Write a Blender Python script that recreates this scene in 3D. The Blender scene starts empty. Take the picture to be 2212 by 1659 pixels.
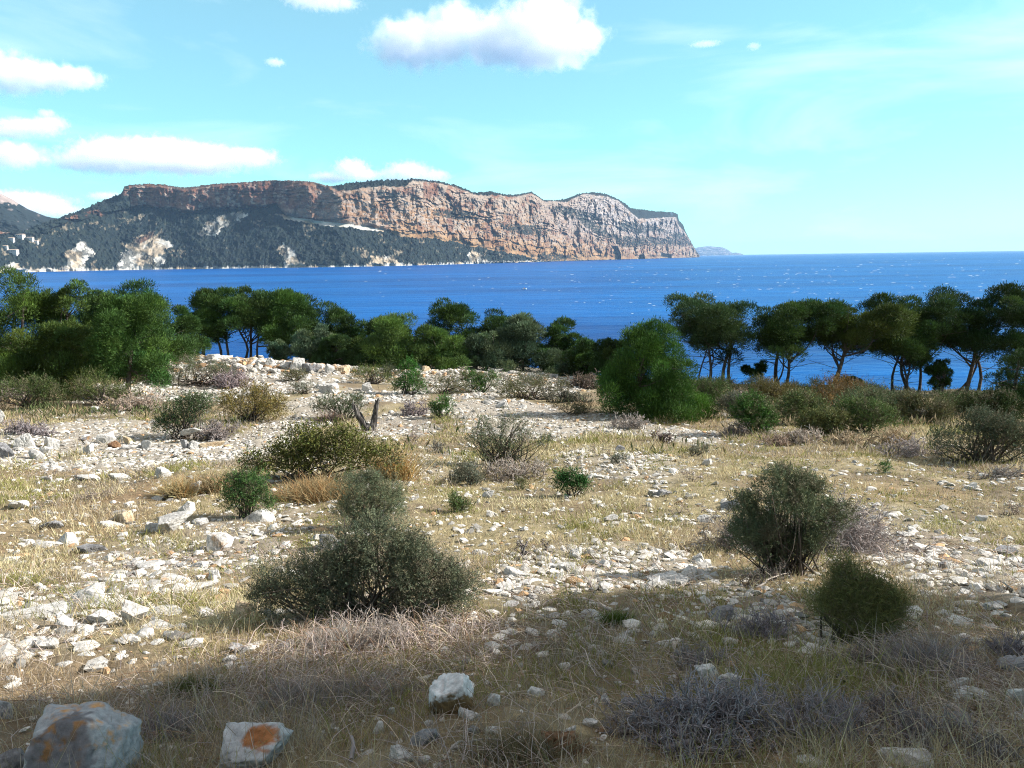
import bpy, math, random
import numpy as np
from mathutils import Vector, Matrix

rng = np.random.default_rng(7)
random.seed(7)
scn = bpy.context.scene
COL = scn.collection
R = math.radians

# ----------------------------------------------------------------------------
# camera frame (eye at the origin, +Y is the way the photographer looks)
# ----------------------------------------------------------------------------
F, CX, CY = 1661.0, 1106.0, 829.5
PITCH, ROLL = math.atan(272.8 / F), 0.0142
f0 = np.array([0, math.cos(PITCH), -math.sin(PITCH)])
r0 = np.array([1.0, 0, 0]); u0 = np.array([0, math.sin(PITCH), math.cos(PITCH)])
RV = r0 * math.cos(ROLL) - u0 * math.sin(ROLL)
UV = u0 * math.cos(ROLL) + r0 * math.sin(ROLL)
SEA = -24.0
SUN_AZ, SUN_EL = R(84), R(31)


def ray(px, py):
    d = f0 * F + RV * (px - CX) - UV * (py - CY)
    return d / np.linalg.norm(d)


def project(p):
    p = np.asarray(p, float)
    z = p @ f0
    return CX + F * (p @ RV) / z, CY - F * (p @ UV) / z


# ----------------------------------------------------------------------------
# noise
# ----------------------------------------------------------------------------
def _hash(ix, iy, iz, seed):
    h = (ix.astype(np.int64) * 374761393 + iy.astype(np.int64) * 668265263 + iz.astype(np.int64) * 1274126177 + seed * 974634777) & 0xffffffff
    h = ((h ^ (h >> 13)) * 1274126177) & 0xffffffff
    h = ((h ^ (h >> 16)) * 2246822519) & 0xffffffff
    return ((h ^ (h >> 15)) & 0xffffff) / float(0xffffff)


def vnoise(p, seed=0):
    p = np.asarray(p, float)
    i = np.floor(p); f = p - i; f = f * f * f * (f * (f * 6 - 15) + 10)
    i = i.astype(np.int64)
    x, y, z = i[..., 0], i[..., 1], i[..., 2]
    fx, fy, fz = f[..., 0], f[..., 1], f[..., 2]
    out = 0
    for dx in (0, 1):
        wx = fx if dx else 1 - fx
        for dy in (0, 1):
            wy = fy if dy else 1 - fy
            for dz in (0, 1):
                wz = fz if dz else 1 - fz
                out = out + wx * wy * wz * _hash(x + dx, y + dy, z + dz, seed)
    return out


def fbm(p, octv=4, seed=0, gain=.5):
    p = np.asarray(p, float); a, s, t = 1.0, 0, 0
    for o in range(octv):
        s = s + a * vnoise(p * (2.03 ** o) + o * 17.3, seed + o); t += a; a *= gain
    return s / t


def p3(*a):
    return np.stack(np.broadcast_arrays(*[np.asarray(q, float) for q in a]), -1)


def sstep(a, b, x):
    t = np.clip((np.asarray(x, float) - a) / (b - a), 0, 1)
    return t * t * (3 - 2 * t)


# ----------------------------------------------------------------------------
# terrain height
# ----------------------------------------------------------------------------
_ty = np.linspace(-6, 90, 961)
_tp = np.interp(_ty, [-6, 0, 2.8, 5, 7.5, 10, 15, 22, 30, 38, 43, 50, 60, 90],
                [-.2, 1.45, 1.98, 2.47, 3.05, 3.45, 4.05, 4.78, 5.5, 6.15, 6.55, 7.15, 8.2, 11])
_k = np.hanning(25); _k /= _k.sum()
_tp = np.convolve(np.pad(_tp, 12, mode='edge'), _k, mode='valid')
RIDGE = None


def H(x, y):
    x = np.asarray(x, float); y = np.asarray(y, float)
    d = np.interp(y, _ty, _tp)
    d = d + np.where(y < -6, (y + 6) * .28, 0)
    c = np.where(x > 0, .055, .034) * x
    d = d + np.clip(c, -1.5, 2.2) * sstep(10, 38, y)
    n = fbm(p3(x * .22, y * .22, 0), 3, 11) - .5
    d = d - n * .35 * sstep(4, 12, y) - (vnoise(p3(x * 1.3, y * 1.3, 3), 5) - .5) * .07
    # stone bank at the back
    if RIDGE is not None:
        ry = np.interp(x, RIDGE[:, 0], RIDGE[:, 1]); rh = np.interp(x, RIDGE[:, 0], RIDGE[:, 2])
        d = d - rh * np.exp(-((y - ry) / 1.3) ** 2)
    edge = 60 - 15.5 * sstep(-4, 9, x) + (vnoise(p3(x * .3, 0, 0), 9) - .5) * 1.5
    over = np.maximum(y - edge, 0)
    side = np.maximum(np.abs(x) - 75, 0)
    d = d + 1.3 * np.sqrt(over * over + 1) - 1.3 + side * .5
    return np.maximum(-d, SEA - 4)


_T = np.concatenate([np.arange(1, 12, .02), np.arange(12, 75, .05)])


def at(px, py):
    d = ray(px, py)
    P = d[None] * _T[:, None]
    below = P[:, 2] < H(P[:, 0], P[:, 1])
    i = int(np.argmax(below)) if below.any() else len(_T) - 1
    x, y = P[i, 0], P[i, 1]
    return np.array([x, y, float(H(x, y))])


def on_plane(px, py, Y):
    d = ray(px, py)
    return d * (Y / d[1])


_rp = [(300, 800, .3), (360, 797, .45), (440, 797, .6), (600, 800, .45), (700, 806, .35), (850, 808, .15), (1000, 810, .2), (1200, 822, .15), (1290, 835, .1)]
_pts = [at(a, b) for a, b, c in _rp]
RIDGE = np.array([[-60, _pts[0][1], .1]] + [[p[0], p[1], c] for p, (a, b, c) in zip(_pts, _rp)] + [[30, _pts[-1][1], 0.0]])


# ----------------------------------------------------------------------------
# mesh / object helpers
# ----------------------------------------------------------------------------
def make_mesh(name, V, Fc, mat=None, col=None, smooth=False):
    me = bpy.data.meshes.new(name)
    V = np.ascontiguousarray(V, np.float32)
    groups = Fc if isinstance(Fc, list) else [Fc]
    groups = [np.ascontiguousarray(g, np.int32) for g in groups if len(g)]
    me.vertices.add(len(V)); me.vertices.foreach_set('co', V.ravel())
    li = np.concatenate([g.ravel() for g in groups])
    sizes = np.concatenate([np.full(len(g), g.shape[1], np.int32) for g in groups])
    starts = np.concatenate([[0], np.cumsum(sizes)[:-1]]).astype(np.int32)
    me.loops.add(len(li)); me.loops.foreach_set('vertex_index', li)
    me.polygons.add(len(sizes)); me.polygons.foreach_set('loop_start', starts)
    me.polygons.foreach_set('use_smooth', np.full(len(sizes), smooth, bool))
    me.update(calc_edges=True)
    if col is not None:
        ca = me.color_attributes.new('Col', 'FLOAT_COLOR', 'POINT')
        c = np.ones((len(V), 4), np.float32); c[:, :3] = col
        ca.data.foreach_set('color', c.ravel())
    if mat:
        me.materials.append(mat)
    return me


def obj(name, me, parent=None, loc=None):
    o = bpy.data.objects.new(name, me)
    COL.objects.link(o)
    if parent is not None:
        o.parent = parent
    if loc is not None:
        o.location = loc
    return o


def tag(o, label=None, cat=None, group=None, kind=None):
    if label: o['label'] = label
    if cat: o['category'] = cat
    if group: o['group'] = group
    if kind: o['kind'] = kind
    return o


def thing(name, loc, label, cat, group=None):
    o = bpy.data.objects.new(name, None); COL.objects.link(o)
    o.location = loc; o.empty_display_size = .2
    return tag(o, label, cat, group)


def unit(v):
    return v / np.maximum(np.linalg.norm(v, axis=-1, keepdims=True), 1e-9)


def rdir(n, up=0.0):
    v = unit(rng.normal(size=(n, 3)))
    if up: v = unit(v + np.array([0, 0, up]))
    return v


def leaf_geo(C, D, L, W):
    n = len(C)
    L = np.broadcast_to(np.asarray(L, float), (n,))[:, None]; W = np.broadcast_to(np.asarray(W, float), (n,))[:, None]
    S = unit(np.cross(D, rdir(n))) * W * .5
    M = C + D * L * .45
    V = np.stack([C, M + S, C + D * L, M - S], 1).reshape(-1, 3)
    Fq = np.arange(n * 4).reshape(n, 4)
    return V, Fq


def tube_geo(P, Rad, sides=3):
    P = np.asarray(P, float); n, k, _ = P.shape
    Rad = np.broadcast_to(np.asarray(Rad, float), (n, k))
    T = unit(np.gradient(P, axis=1))
    ref = rdir(n)[:, None, :]
    S = unit(np.cross(T, np.broadcast_to(ref, T.shape))); B = np.cross(T, S)
    ang = np.arange(sides) * 2 * math.pi / sides
    V = P[:, :, None] + Rad[:, :, None, None] * (np.cos(ang)[None, None, :, None] * S[:, :, None] + np.sin(ang)[None, None, :, None] * B[:, :, None])
    base = np.arange(n * k * sides).reshape(n, k, sides)
    a = base[:, :-1]; b = base[:, 1:]
    Fq = np.stack([a, np.roll(a, -1, 2), np.roll(b, -1, 2), b], -1).reshape(-1, 4)
    return V.reshape(-1, 3), Fq


def ico_verts(sub):
    import bmesh
    bm = bmesh.new(); bmesh.ops.create_icosphere(bm, subdivisions=sub, radius=1)
    V = np.array([v.co[:] for v in bm.verts]); Fc = np.array([[v.index for v in f.verts] for f in bm.faces]); bm.free()
    return V, Fc


def merge(parts):
    V = []; Fs = []; o = 0
    for v, f in parts:
        V.append(v); Fs.append(f + o); o += len(v)
    return np.concatenate(V), Fs


# ----------------------------------------------------------------------------
# materials
# ----------------------------------------------------------------------------
def new_mat(name):
    m = bpy.data.materials.new(name); m.use_nodes = True
    nt = m.node_tree; b = nt.nodes['Principled BSDF']
    return m, nt, b


def foliage_mat(name, trans=.25, rough=.65):
    m, nt, b = new_mat(name)
    a = nt.nodes.new('ShaderNodeAttribute'); a.attribute_name = 'Col'
    b.inputs['Roughness'].default_value = rough
    b.inputs['Specular IOR Level'].default_value = .12
    nt.links.new(a.outputs['Color'], b.inputs['Base Color'])
    if trans:
        t = nt.nodes.new('ShaderNodeBsdfTranslucent'); mx = nt.nodes.new('ShaderNodeMixShader'); mx.inputs[0].default_value = trans
        nt.links.new(a.outputs['Color'], t.inputs['Color'])
        nt.links.new(b.outputs[0], mx.inputs[1]); nt.links.new(t.outputs[0], mx.inputs[2])
        nt.links.new(mx.outputs[0], nt.nodes['Material Output'].inputs['Surface'])
    return m


M_PINE = foliage_mat('pine_needles', .2)
M_LEAF = foliage_mat('shrub_leaves', .15, .8)
M_DRY = foliage_mat('dry_stems', .15, .8)
M_GRASS = foliage_mat('grass_blades', .3, .7)


def bark_mat():
    m, nt, b = new_mat('pine_bark')
    tc = nt.nodes.new('ShaderNodeTexCoord'); n = nt.nodes.new('ShaderNodeTexNoise'); n.inputs['Scale'].default_value = 9; n.inputs['Detail'].default_value = 6
    cr = nt.nodes.new('ShaderNodeValToRGB'); cr.color_ramp.elements[0].color = (.028, .022, .018, 1); cr.color_ramp.elements[1].color = (.13, .10, .085, 1)
    cr.color_ramp.elements[0].position = .3; cr.color_ramp.elements[1].position = .75
    bp = nt.nodes.new('ShaderNodeBump'); bp.inputs['Strength'].default_value = .8; bp.inputs['Distance'].default_value = .03
    nt.links.new(tc.outputs['Object'], n.inputs['Vector']); nt.links.new(n.outputs['Fac'], cr.inputs[0]); nt.links.new(cr.outputs[0], b.inputs['Base Color'])
    nt.links.new(n.outputs['Fac'], bp.inputs['Height']); nt.links.new(bp.outputs[0], b.inputs['Normal'])
    b.inputs['Roughness'].default_value = .9
    return m


M_BARK = bark_mat()


def rock_mat(name, light, mid, dark, stain, stain_amt=.62, scale=3.0):
    m, nt, b = new_mat(name)
    N = nt.nodes.new; Lk = nt.links.new
    tc = N('ShaderNodeTexCoord'); oi = N('ShaderNodeObjectInfo')
    ad = N('ShaderNodeVectorMath'); ad.operation = 'MULTIPLY_ADD'
    cmb = N('ShaderNodeCombineXYZ')
    for i in range(3): Lk(oi.outputs['Random'], cmb.inputs[i])
    Lk(cmb.outputs[0], ad.inputs[0]); ad.inputs[1].default_value = (37, 53, 71)
    geo = N('ShaderNodeNewGeometry')
    Lk(geo.outputs['Position'], ad.inputs[2])
    n1 = N('ShaderNodeTexNoise'); n1.inputs['Scale'].default_value = scale * 1.6; n1.inputs['Detail'].default_value = 8; n1.inputs['Roughness'].default_value = .68
    n2 = N('ShaderNodeTexNoise'); n2.inputs['Scale'].default_value = scale * 6; n2.inputs['Detail'].default_value = 6; n2.inputs['Roughness'].default_value = .7
    n3 = N('ShaderNodeTexNoise'); n3.inputs['Scale'].default_value = scale * .9; n3.inputs['Detail'].default_value = 4
    vo = N('ShaderNodeTexVoronoi'); vo.feature = 'DISTANCE_TO_EDGE'; vo.inputs['Scale'].default_value = scale * 1.7
    wr = N('ShaderNodeMix'); wr.data_type = 'RGBA'; wr.blend_type = 'LINEAR_LIGHT'; wr.inputs[0].default_value = .25
    Lk(ad.outputs[0], wr.inputs[6]); Lk(n2.outputs['Color'], wr.inputs[7])
    for n in (n1, n2, n3): Lk(ad.outputs[0], n.inputs['Vector'])
    Lk(wr.outputs[2], vo.inputs['Vector'])
    cr = N('ShaderNodeValToRGB'); e = cr.color_ramp.elements
    e[0].position = .3; e[0].color = (*dark, 1); e[1].position = .68; e[1].color = (*light, 1)
    q = e.new(.47); q.color = (*mid, 1)
    Lk(n1.outputs['Fac'], cr.inputs[0])
    # cracks
    ck = N('ShaderNodeMapRange'); ck.inputs['From Min'].default_value = 0; ck.inputs['From Max'].default_value = .035; ck.inputs['To Min'].default_value = .45; ck.inputs['To Max'].default_value = 1
    Lk(vo.outputs['Distance'], ck.inputs['Value'])
    mul = N('ShaderNodeMix'); mul.data_type = 'RGBA'; mul.blend_type = 'MULTIPLY'; mul.inputs[0].default_value = .55
    Lk(cr.outputs[0], mul.inputs[6]); Lk(ck.outputs[0], mul.inputs[7])
    st = N('ShaderNodeMapRange'); st.inputs['From Min'].default_value = stain_amt; st.inputs['From Max'].default_value = stain_amt + .07
    Lk(n3.outputs['Fac'], st.inputs['Value'])
    mx = N('ShaderNodeMix'); mx.data_type = 'RGBA'; mx.inputs[7].default_value = (*stain, 1)
    Lk(st.outputs[0], mx.inputs[0]); Lk(mul.outputs[2], mx.inputs[6])
    sp = N('ShaderNodeMapRange'); sp.inputs['From Min'].default_value = .34; sp.inputs['From Max'].default_value = .56; sp.inputs['To Min'].default_value = .5; sp.inputs['To Max'].default_value = 1.06
    n4 = N('ShaderNodeTexNoise'); n4.inputs['Scale'].default_value = scale * 11; n4.inputs['Detail'].default_value = 5; n4.inputs['Roughness'].default_value = .75
    Lk(ad.outputs[0], n4.inputs['Vector']); Lk(n4.outputs['Fac'], sp.inputs['Value'])
    lm = N('ShaderNodeMix'); lm.data_type = 'RGBA'; lm.blend_type = 'MULTIPLY'; lm.inputs[0].default_value = 1; Lk(mx.outputs[2], lm.inputs[6]); Lk(sp.outputs[0], lm.inputs[7])
    Lk(lm.outputs[2], b.inputs['Base Color'])
    b.inputs['Roughness'].default_value = .9; b.inputs['Specular IOR Level'].default_value = .2
    bp = N('ShaderNodeBump'); bp.inputs['Strength'].default_value = .7; bp.inputs['Distance'].default_value = .03
    bp2 = N('ShaderNodeBump'); bp2.inputs['Strength'].default_value = .6; bp2.inputs['Distance'].default_value = .012
    Lk(n1.outputs['Fac'], bp.inputs['Height']); Lk(n2.outputs['Fac'], bp2.inputs['Height']); Lk(bp.outputs[0], bp2.inputs['Normal']); Lk(bp2.outputs[0], b.inputs['Normal'])
    return m


M_ROCK = rock_mat('limestone', (.62, .605, .575), (.50, .485, .46), (.27, .265, .26), (.40, .25, .12), .68)
M_ROCK_GREY = rock_mat('grey_limestone', (.33, .33, .335), (.22, .218, .225), (.10, .10, .105), (.33, .19, .08), .63, 3.4)
M_ROCK_OCHRE = rock_mat('ochre_limestone', (.52, .45, .34), (.44, .34, .22), (.28, .18, .10), (.55, .52, .47), .6)
M_ROCK_BROWN = rock_mat('brown_crumbly_stone', (.30, .19, .11), (.22, .125, .07), (.12, .07, .045), (.42, .36, .3), .64)


def attr_rock_mat(name, bump=.02, scale=20):
    m, nt, b = new_mat(name)
    a = nt.nodes.new('ShaderNodeAttribute'); a.attribute_name = 'Col'
    geo = nt.nodes.new('ShaderNodeNewGeometry')
    n = nt.nodes.new('ShaderNodeTexNoise'); n.inputs['Scale'].default_value = scale; n.inputs['Detail'].default_value = 6; n.inputs['Roughness'].default_value = .7
    nt.links.new(geo.outputs['Position'], n.inputs['Vector'])
    mr = nt.nodes.new('ShaderNodeMapRange'); mr.inputs['From Min'].default_value = .3; mr.inputs['From Max'].default_value = .7; mr.inputs['To Min'].default_value = .62; mr.inputs['To Max'].default_value = 1.2
    nt.links.new(n.outputs['Fac'], mr.inputs['Value'])
    mx = nt.nodes.new('ShaderNodeMix'); mx.data_type = 'RGBA'; mx.blend_type = 'MULTIPLY'; mx.inputs[0].default_value = 1
    nt.links.new(a.outputs['Color'], mx.inputs[6]); nt.links.new(mr.outputs[0], mx.inputs[7])
    nt.links.new(mx.outputs[2], b.inputs['Base Color'])
    bp = nt.nodes.new('ShaderNodeBump'); bp.inputs['Strength'].default_value = .8; bp.inputs['Distance'].default_value = bump
    nt.links.new(n.outputs['Fac'], bp.inputs['Height']); nt.links.new(bp.outputs[0], b.inputs['Normal'])
    b.inputs['Roughness'].default_value = .95; b.inputs['Specular IOR Level'].default_value = .15
    return m


M_GROUND = attr_rock_mat('stony_soil', .03, 14)
M_PEBBLE = attr_rock_mat('pebbles', .008, 40)
M_STAIN = attr_rock_mat('stained_limestone', .012, 26)
M_CLIFF = attr_rock_mat('cliff_rock', 3.0, .035)


# ----------------------------------------------------------------------------
# gravel / stone-covered areas as ellipses on the ground (photo marks -> ground)
# ----------------------------------------------------------------------------
def ground_ellipse(px, py, rx, ry):
    c = at(px, py); a = at(px, py - ry); b = at(px, py + ry)
    return (c[0], c[1], rx * c[1] / F * 1.03, max(.3, abs(a[1] - b[1]) / 2))


GRAVEL = [ground_ellipse(*g) + (g_w,) for *g, g_w in [
    (100, 955, 170, 50, 1), (300, 940, 130, 35, 1), (330, 985, 190, 32, .9), (520, 965, 110, 40, 1), (600, 925, 60, 22, 1), (690, 900, 70, 45, 1),
    (720, 865, 90, 35, 1), (640, 830, 100, 26, 1), (860, 925, 100, 30, .9), (880, 850, 60, 22, .9), (1060, 885, 140, 26, 1), (1180, 910, 180, 28, 1), (1330, 925, 150, 22, 1),
    (1480, 938, 100, 16, .9), (600, 785, 200, 22, 1), (1080, 800, 200, 16, 1), (450, 850, 70, 16, .9), (380, 830, 50, 12, .8), (930, 1000, 90, 40, .45), (1330, 985, 140, 40, .5),
    (2060, 1220, 200, 85, .62), (1900, 1200, 90, 60, .5), (1330, 1225, 230, 60, .6), (1130, 1250, 70, 50, .6), (150, 1300, 230, 90, .55), (420, 1190, 190, 90, .5), (560, 1135, 110, 60, .3), (1990, 1140, 130, 60, .25),
    (1720, 1350, 90, 130, .45), (1980, 890, 60, 12, .4), (1600, 910, 40, 20, .6)]]


def gravel_mask(x, y):
    g = np.zeros_like(np.asarray(x, float))
    w = (fbm(p3(x * .9, y * .9, 1), 3, 21) - .5) * .9
    for cx, cy, rx, ry, k in GRAVEL:
        d = np.sqrt(((x - cx) / rx) ** 2 + ((y - cy) / ry) ** 2) + w
        g = np.maximum(g, k * (1 - sstep(.75, 1.15, d)))
    return g


# ----------------------------------------------------------------------------
# ground
# ----------------------------------------------------------------------------
def build_ground():
    rr = np.concatenate([np.linspace(.3, 14, 260), np.linspace(14.08, 66, 360), np.linspace(67, 180, 60)])
    aa = np.concatenate([np.linspace(-math.pi, -.75, 60, endpoint=False), np.linspace(-.75, .75, 420, endpoint=False), np.linspace(.75, math.pi, 60)])
    A, RR = np.meshgrid(aa, rr)
    X = RR * np.sin(A); Y = RR * np.cos(A)
    Z = H(X, Y)
    g = gravel_mask(X, Y)
    rough = (fbm(p3(X * 5, Y * 5, 0), 3, 31) - .5)
    Z = Z + rough * (.05 + .08 * g) * sstep(60, 20, RR)
    V = p3(X, Y, Z).reshape(-1, 3)
    nr, na = X.shape
    idx = np.arange(nr * na).reshape(nr, na)
    Fq = np.stack([idx[:-1, :-1], idx[1:, :-1], idx[1:, 1:], idx[:-1, 1:]], -1).reshape(-1, 4)
    V0 = np.concatenate([V, [[0, 0, float(H(0, 0))]]]); c = len(V)
    Ft = np.stack([idx[0, :-1], idx[0, 1:], np.full(na - 1, c)], -1)
    n1 = fbm(p3(X * .8, Y * .8, 2), 4, 41); n2 = fbm(p3(X * 6, Y * 6, 2), 3, 51)
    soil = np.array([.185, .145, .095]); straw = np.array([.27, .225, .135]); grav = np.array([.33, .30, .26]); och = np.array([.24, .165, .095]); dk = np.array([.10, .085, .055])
    t = sstep(.35, .65, n1)[..., None]
    c0 = soil * (1 - t) + straw * t
    c0 = c0 * (.75 + .5 * n2[..., None])
    c0 = c0 + (och - c0) * (sstep(.6, .75, fbm(p3(X * .35, Y * .35, 9), 3, 61)) * .6)[..., None]
    gm = np.clip(g * 1.0 + (n2 - .5) * .8 * (g > .02), 0, 1)[..., None] * .85
    c0 = c0 * (1 - gm) + grav * gm
    # leaf litter and humus under the trees at the back
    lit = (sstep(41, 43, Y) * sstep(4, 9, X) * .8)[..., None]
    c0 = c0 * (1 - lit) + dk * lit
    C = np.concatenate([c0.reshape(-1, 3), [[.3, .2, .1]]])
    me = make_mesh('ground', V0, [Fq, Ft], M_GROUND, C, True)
    tag(obj('ground', me), kind='structure')


build_ground()


# ----------------------------------------------------------------------------
# sea
# ----------------------------------------------------------------------------
def build_sea():
    m, nt, b = new_mat('sea_water')
    N = nt.nodes.new; Lk = nt.links.new
    geo = N('ShaderNodeNewGeometry')
    big = N('ShaderNodeMapping'); big.inputs['Scale'].default_value = (.0016, .0075, 1); big.inputs['Rotation'].default_value = (0, 0, R(-12))
    nb = N('ShaderNodeTexNoise'); nb.inputs['Scale'].default_value = 1; nb.inputs['Detail'].default_value = 5
    mid = N('ShaderNodeMapping'); mid.inputs['Scale'].default_value = (.02, .06, 1); mid.inputs['Rotation'].default_value = (0, 0, R(-14))
    nm = N('ShaderNodeTexNoise'); nm.inputs['Scale'].default_value = 1; nm.inputs['Detail'].default_value = 8; nm.inputs['Roughness'].default_value = .65
    fin = N('ShaderNodeMapping'); fin.inputs['Scale'].default_value = (.16, .42, 1); fin.inputs['Rotation'].default_value = (0, 0, R(-16))
    nf = N('ShaderNodeTexNoise'); nf.inputs['Scale'].default_value = 1; nf.inputs['Detail'].default_value = 5; nf.inputs['Roughness'].default_value = .6; nf.inputs['Distortion'].default_value = .6
    for mp, n in ((big, nb), (mid, nm), (fin, nf)):
        Lk(geo.outputs['Position'], mp.inputs['Vector']); Lk(mp.outputs[0], n.inputs['Vector'])
    cr = N('ShaderNodeValToRGB'); e = cr.color_ramp.elements
    e[0].position = .40; e[0].color = (.0002, .045, .20, 1); e[1].position = .60; e[1].color = (.0005, .105, .37, 1)
    av = N('ShaderNodeMix'); av.data_type = 'FLOAT'; av.inputs[0].default_value = .45
    Lk(nb.outputs['Fac'], av.inputs[2]); Lk(nm.outputs['Fac'], av.inputs[3]); Lk(av.outputs[0], cr.inputs[0])
    Lk(cr.outputs[0], b.inputs['Base Color'])
    b.inputs['Roughness'].default_value = .32
    b.inputs['IOR'].default_value = 1.33
    b.inputs['Specular IOR Level'].default_value = .05
    b1 = N('ShaderNodeBump'); b1.inputs['Strength'].default_value = .6; b1.inputs['Distance'].default_value = 3.0
    b2 = N('ShaderNodeBump'); b2.inputs['Strength'].default_value = .8; b2.inputs['Distance'].default_value = .9
    Lk(nm.outputs['Fac'], b1.inputs['Height']); Lk(nf.outputs['Fac'], b2.inputs['Height']); Lk(b1.outputs[0], b2.inputs['Normal']); Lk(b2.outputs[0], b.inputs['Normal'])
    s = 70000.0
    V = np.array([[-s, -300, SEA], [s, -300, SEA], [s, s, SEA], [-s, s, SEA]])
    tag(obj('sea', make_mesh('sea', V, np.array([[0, 1, 2, 3]]), m)), kind='structure')
    # breaking crests: low ridges of foam
    n = 620
    ang = rng.uniform(-.30, .72, n) ** 1
    keep = rng.random(n) < sstep(-.35, .55, ang) * .9 + .06
    ang = ang[keep]; n = len(ang)
    dist = 24 / np.tan(rng.uniform(.0035, .085, n) * (.5 + .5 * rng.random(n)))
    X = dist * np.sin(ang); Y = dist * np.cos(ang)
    ok = Y > 170
    # keep them off the headland
    X, Y, dist = X[ok], Y[ok], dist[ok]
    sc = np.clip(dist / 900, .5, 2.0)
    L = rng.uniform(.7, 2.8, len(X)) * sc; hgt = rng.uniform(.07, .22, len(X)) * sc; w = rng.uniform(.4, .8, len(X)) * sc
    th = R(-16) + rng.normal(0, .3, len(X)); cx, sx = np.cos(th), np.sin(th)
    loc = np.array([[-1, 0, 0], [-.4, -.5, .1], [.5, -.6, .1], [1, 0, 0], [.4, .5, .1], [-.5, .6, .1], [-.3, 0, 1], [.35, .1, .8]])
    V = []
    for a, bq, c in loc:
        lx = a * L; ly = bq * w
        V.append(np.stack([X + lx * cx - ly * sx, Y + lx * sx + ly * cx, SEA + .02 + c * hgt], -1))
    V = np.stack(V, 1)
    tri = np.array([[0, 1, 6], [1, 2, 7], [1, 7, 6], [2, 3, 7], [3, 4, 7], [4, 5, 6], [4, 6, 7], [5, 0, 6]])
    Fq = (np.arange(len(V))[:, None, None] * 8 + tri[None]).reshape(-1, 3)
    fm, fnt, fb = new_mat('sea_foam'); fb.inputs['Base Color'].default_value = (.8, .82, .82, 1); fb.inputs['Roughness'].default_value = .8
    tag(obj('foam', make_mesh('foam', V.reshape(-1, 3), Fq, fm, smooth=True)), label='scattered white wave crests breaking on the blue sea', cat='foam', kind='stuff')


build_sea()


# ----------------------------------------------------------------------------
# headland: columns of photo outline given real distance, height and depth
# ----------------------------------------------------------------------------
def pix_az_tan(px, py):
    d = f0[None] * F + RV[None] * (np.asarray(px)[..., None] - CX) - UV[None] * (np.asarray(py)[..., None] - CY)
    h = np.hypot(d[..., 0], d[..., 1])
    return d[..., 0] / h, d[..., 1] / h, d[..., 2] / h


SKY = np.array([(-700, 500), (-300, 510), (60, 500), (110, 480), (130, 474), (160, 463), (200, 448), (240, 430), (272, 419), (279, 403), (300, 400), (330, 398), (370, 401), (410, 407), (425, 405), (470, 399), (520, 396), (560, 393), (620, 391), (680, 393), (715, 402), (735, 403), (760, 396), (800, 392), (850, 390), (900, 388), (940, 392), (985, 401), (1020, 416), (1030, 418), (1060, 414), (1080, 419), (1110, 422), (1130, 419), (1150, 416), (1175, 433), (1200, 435), (1225, 430), (1250, 420), (1280, 416), (1310, 420), (1335, 431), (1350, 440), (1360, 449), (1380, 453), (1420, 457), (1455, 459), (1463, 464), (1466, 477), (1475, 486), (1480, 500), (1488, 514), (1497, 530), (1506, 546), (1512, 553)])
EDGE = np.array([(-700, 505), (100, 490), (130, 478), (160, 468), (200, 457), (240, 446), (272, 432), (279, 404), (330, 399), (370, 403), (410, 410), (470, 401), (560, 394), (620, 392), (680, 396), (715, 405), (735, 411), (760, 412), (800, 405), (822, 402), (877, 404), (895, 391), (940, 394), (985, 403), (1020, 418), (1030, 421), (1075, 422), (1110, 425), (1150, 417), (1175, 435), (1225, 436), (1261, 419), (1310, 424), (1335, 434), (1356, 454), (1378, 472), (1407, 472), (1440, 470), (1460, 470), (1466, 488), (1480, 502), (1497, 532), (1512, 554)])
TALUS = np.array([(-700, 530), (100, 505), (130, 488), (161, 475), (220, 468), (282, 452), (329, 447), (380, 455), (421, 459), (470, 455), (512, 452), (604, 447), (622, 470), (700, 482), (761, 487), (829, 495), (866, 509), (976, 521), (1049, 539), (1120, 549), (1159, 562), (1200, 566), (1320, 562), (1420, 558), (1512, 556)])
SHD = np.array([(-700, 2300), (-300, 2600), (130, 3000), (280, 3100), (600, 2880), (740, 2800), (900, 3000), (1100, 3650), (1320, 5200), (1450, 7000), (1512, 8600)])


def in_poly(px, py, poly):
    poly = np.array(poly, float); inside = np.zeros(px.shape, bool); j = len(poly) - 1
    for i in range(len(poly)):
        xi, yi = poly[i]; xj, yj = poly[j]
        cond = ((yi > py) != (yj > py)) & (px < (xj - xi) * (py - yi) / (yj - yi + 1e-9) + xi)
        inside ^= cond; j = i
    return inside


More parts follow.
